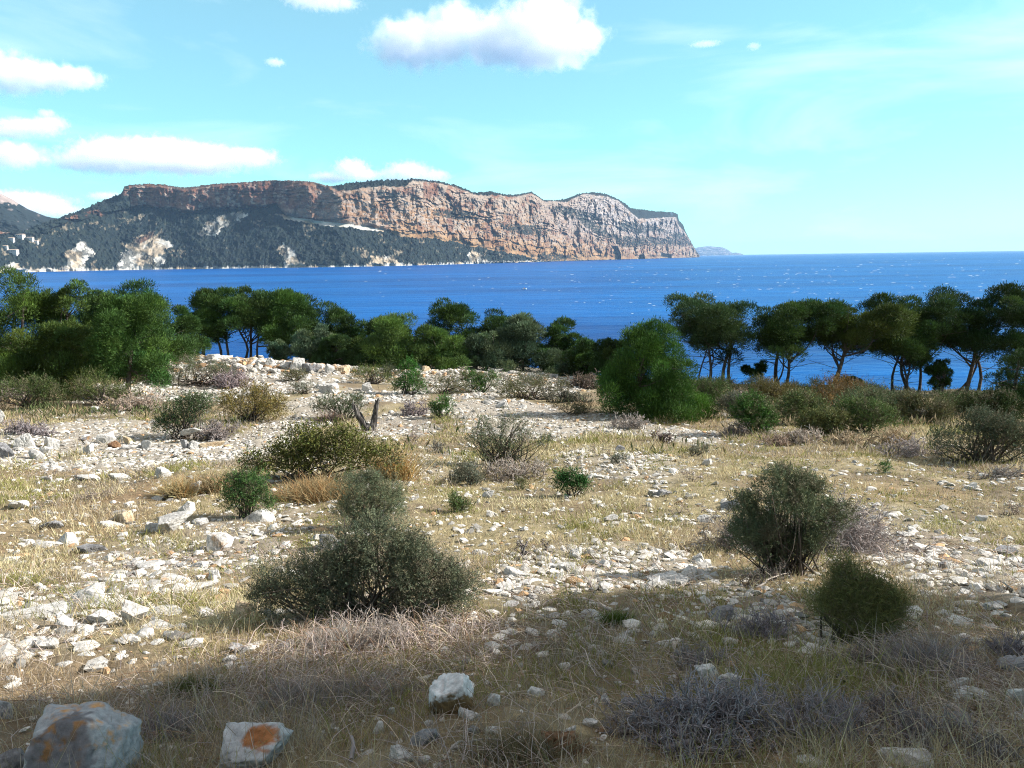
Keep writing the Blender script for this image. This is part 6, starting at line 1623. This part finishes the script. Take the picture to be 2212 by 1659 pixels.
# ----------------------------------------------------------------------------
# sky, sun, camera, render settings
# ----------------------------------------------------------------------------
def build_world():
    w = bpy.data.worlds.new('World'); scn.world = w; w.use_nodes = True
    nt = w.node_tree; N = nt.nodes.new; Lk = nt.links.new
    bg = nt.nodes['Background']
    sk = N('ShaderNodeTexSky'); sk.sky_type = 'NISHITA'; sk.sun_disc = False
    sk.sun_elevation = SUN_EL; sk.sun_rotation = SUN_AZ; sk.altitude = 30; sk.air_density = 1.0; sk.dust_density = .15; sk.ozone_density = 1.5
    # thin high cirrus veils
    tc = N('ShaderNodeTexCoord')
    mp = N('ShaderNodeMapping'); mp.inputs['Scale'].default_value = (1.6, 1.6, 7.5); mp.inputs['Rotation'].default_value = (0, R(7), R(20)); mp.inputs['Location'].default_value = (.35, 0, .6)
    n = N('ShaderNodeTexNoise'); n.inputs['Scale'].default_value = 1.5; n.inputs['Detail'].default_value = 7; n.inputs['Roughness'].default_value = .55; n.inputs['Distortion'].default_value = .5
    mr = N('ShaderNodeMapRange'); mr.inputs['From Min'].default_value = .5; mr.inputs['From Max'].default_value = .78; mr.inputs['To Max'].default_value = .42
    mx = N('ShaderNodeMix'); mx.data_type = 'RGBA'; mx.inputs[7].default_value = (7.5, 8.2, 8.4, 1)
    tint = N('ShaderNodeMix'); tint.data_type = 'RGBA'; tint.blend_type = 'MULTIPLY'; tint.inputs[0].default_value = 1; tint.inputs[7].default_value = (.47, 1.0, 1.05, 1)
    Lk(sk.outputs[0], tint.inputs[6])
    Lk(tc.outputs['Generated'], mp.inputs['Vector']); Lk(mp.outputs[0], n.inputs['Vector']); Lk(n.outputs['Fac'], mr.inputs['Value'])
    Lk(mr.outputs[0], mx.inputs[0])
    # a thin even veil low down; overhead, an unseen warm tint added to neutralise fill light
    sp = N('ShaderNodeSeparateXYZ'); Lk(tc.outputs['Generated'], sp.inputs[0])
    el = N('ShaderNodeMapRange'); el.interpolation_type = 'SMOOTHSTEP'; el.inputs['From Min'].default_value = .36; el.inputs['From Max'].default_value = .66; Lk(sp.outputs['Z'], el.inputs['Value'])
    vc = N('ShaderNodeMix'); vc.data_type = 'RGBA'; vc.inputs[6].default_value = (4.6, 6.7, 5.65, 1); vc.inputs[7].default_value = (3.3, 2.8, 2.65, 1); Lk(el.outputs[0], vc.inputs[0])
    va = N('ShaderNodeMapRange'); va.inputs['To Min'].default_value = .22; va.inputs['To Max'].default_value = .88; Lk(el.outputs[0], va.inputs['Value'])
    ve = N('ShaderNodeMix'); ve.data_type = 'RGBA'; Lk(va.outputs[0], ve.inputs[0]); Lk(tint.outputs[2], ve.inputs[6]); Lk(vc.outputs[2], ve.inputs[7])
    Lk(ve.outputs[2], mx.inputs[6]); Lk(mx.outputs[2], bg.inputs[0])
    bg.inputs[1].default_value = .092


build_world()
sd = bpy.data.lights.new('sun', 'SUN'); sd.energy = 5.0; sd.angle = R(.5); sd.color = (1, .94, .86)
so = bpy.data.objects.new('sun', sd); COL.objects.link(so)
S = Vector((math.sin(SUN_AZ) * math.cos(SUN_EL), math.cos(SUN_AZ) * math.cos(SUN_EL), math.sin(SUN_EL)))
so.rotation_euler = S.to_track_quat('Z', 'Y').to_euler()

cd = bpy.data.cameras.new('camera'); cd.sensor_width = 36; cd.lens = 36 * F / 2212; cd.clip_start = .05; cd.clip_end = 200000
co_ = bpy.data.objects.new('camera', cd); COL.objects.link(co_); scn.camera = co_
mw = Matrix.Identity(4)
for i in range(3):
    mw[i][0] = RV[i]; mw[i][1] = UV[i]; mw[i][2] = -f0[i]
co_.matrix_world = mw

scn.view_settings.view_transform = 'Standard'; scn.view_settings.look = 'None'; scn.view_settings.gamma = 1; scn.view_settings.exposure = 1.12
scn.render.engine = 'CYCLES'
cy = scn.cycles
cy.max_bounces = 16; cy.diffuse_bounces = 4; cy.glossy_bounces = 2; cy.transmission_bounces = 3; cy.transparent_max_bounces = 6; cy.volume_bounces = 14
cy.filter_width = 1.1; cy.use_denoising = True; cy.denoiser = 'OPENIMAGEDENOISE'; cy.denoising_prefilter = 'NONE'
cy.caustics_reflective = False; cy.caustics_refractive = False; cy.sample_clamp_indirect = 6
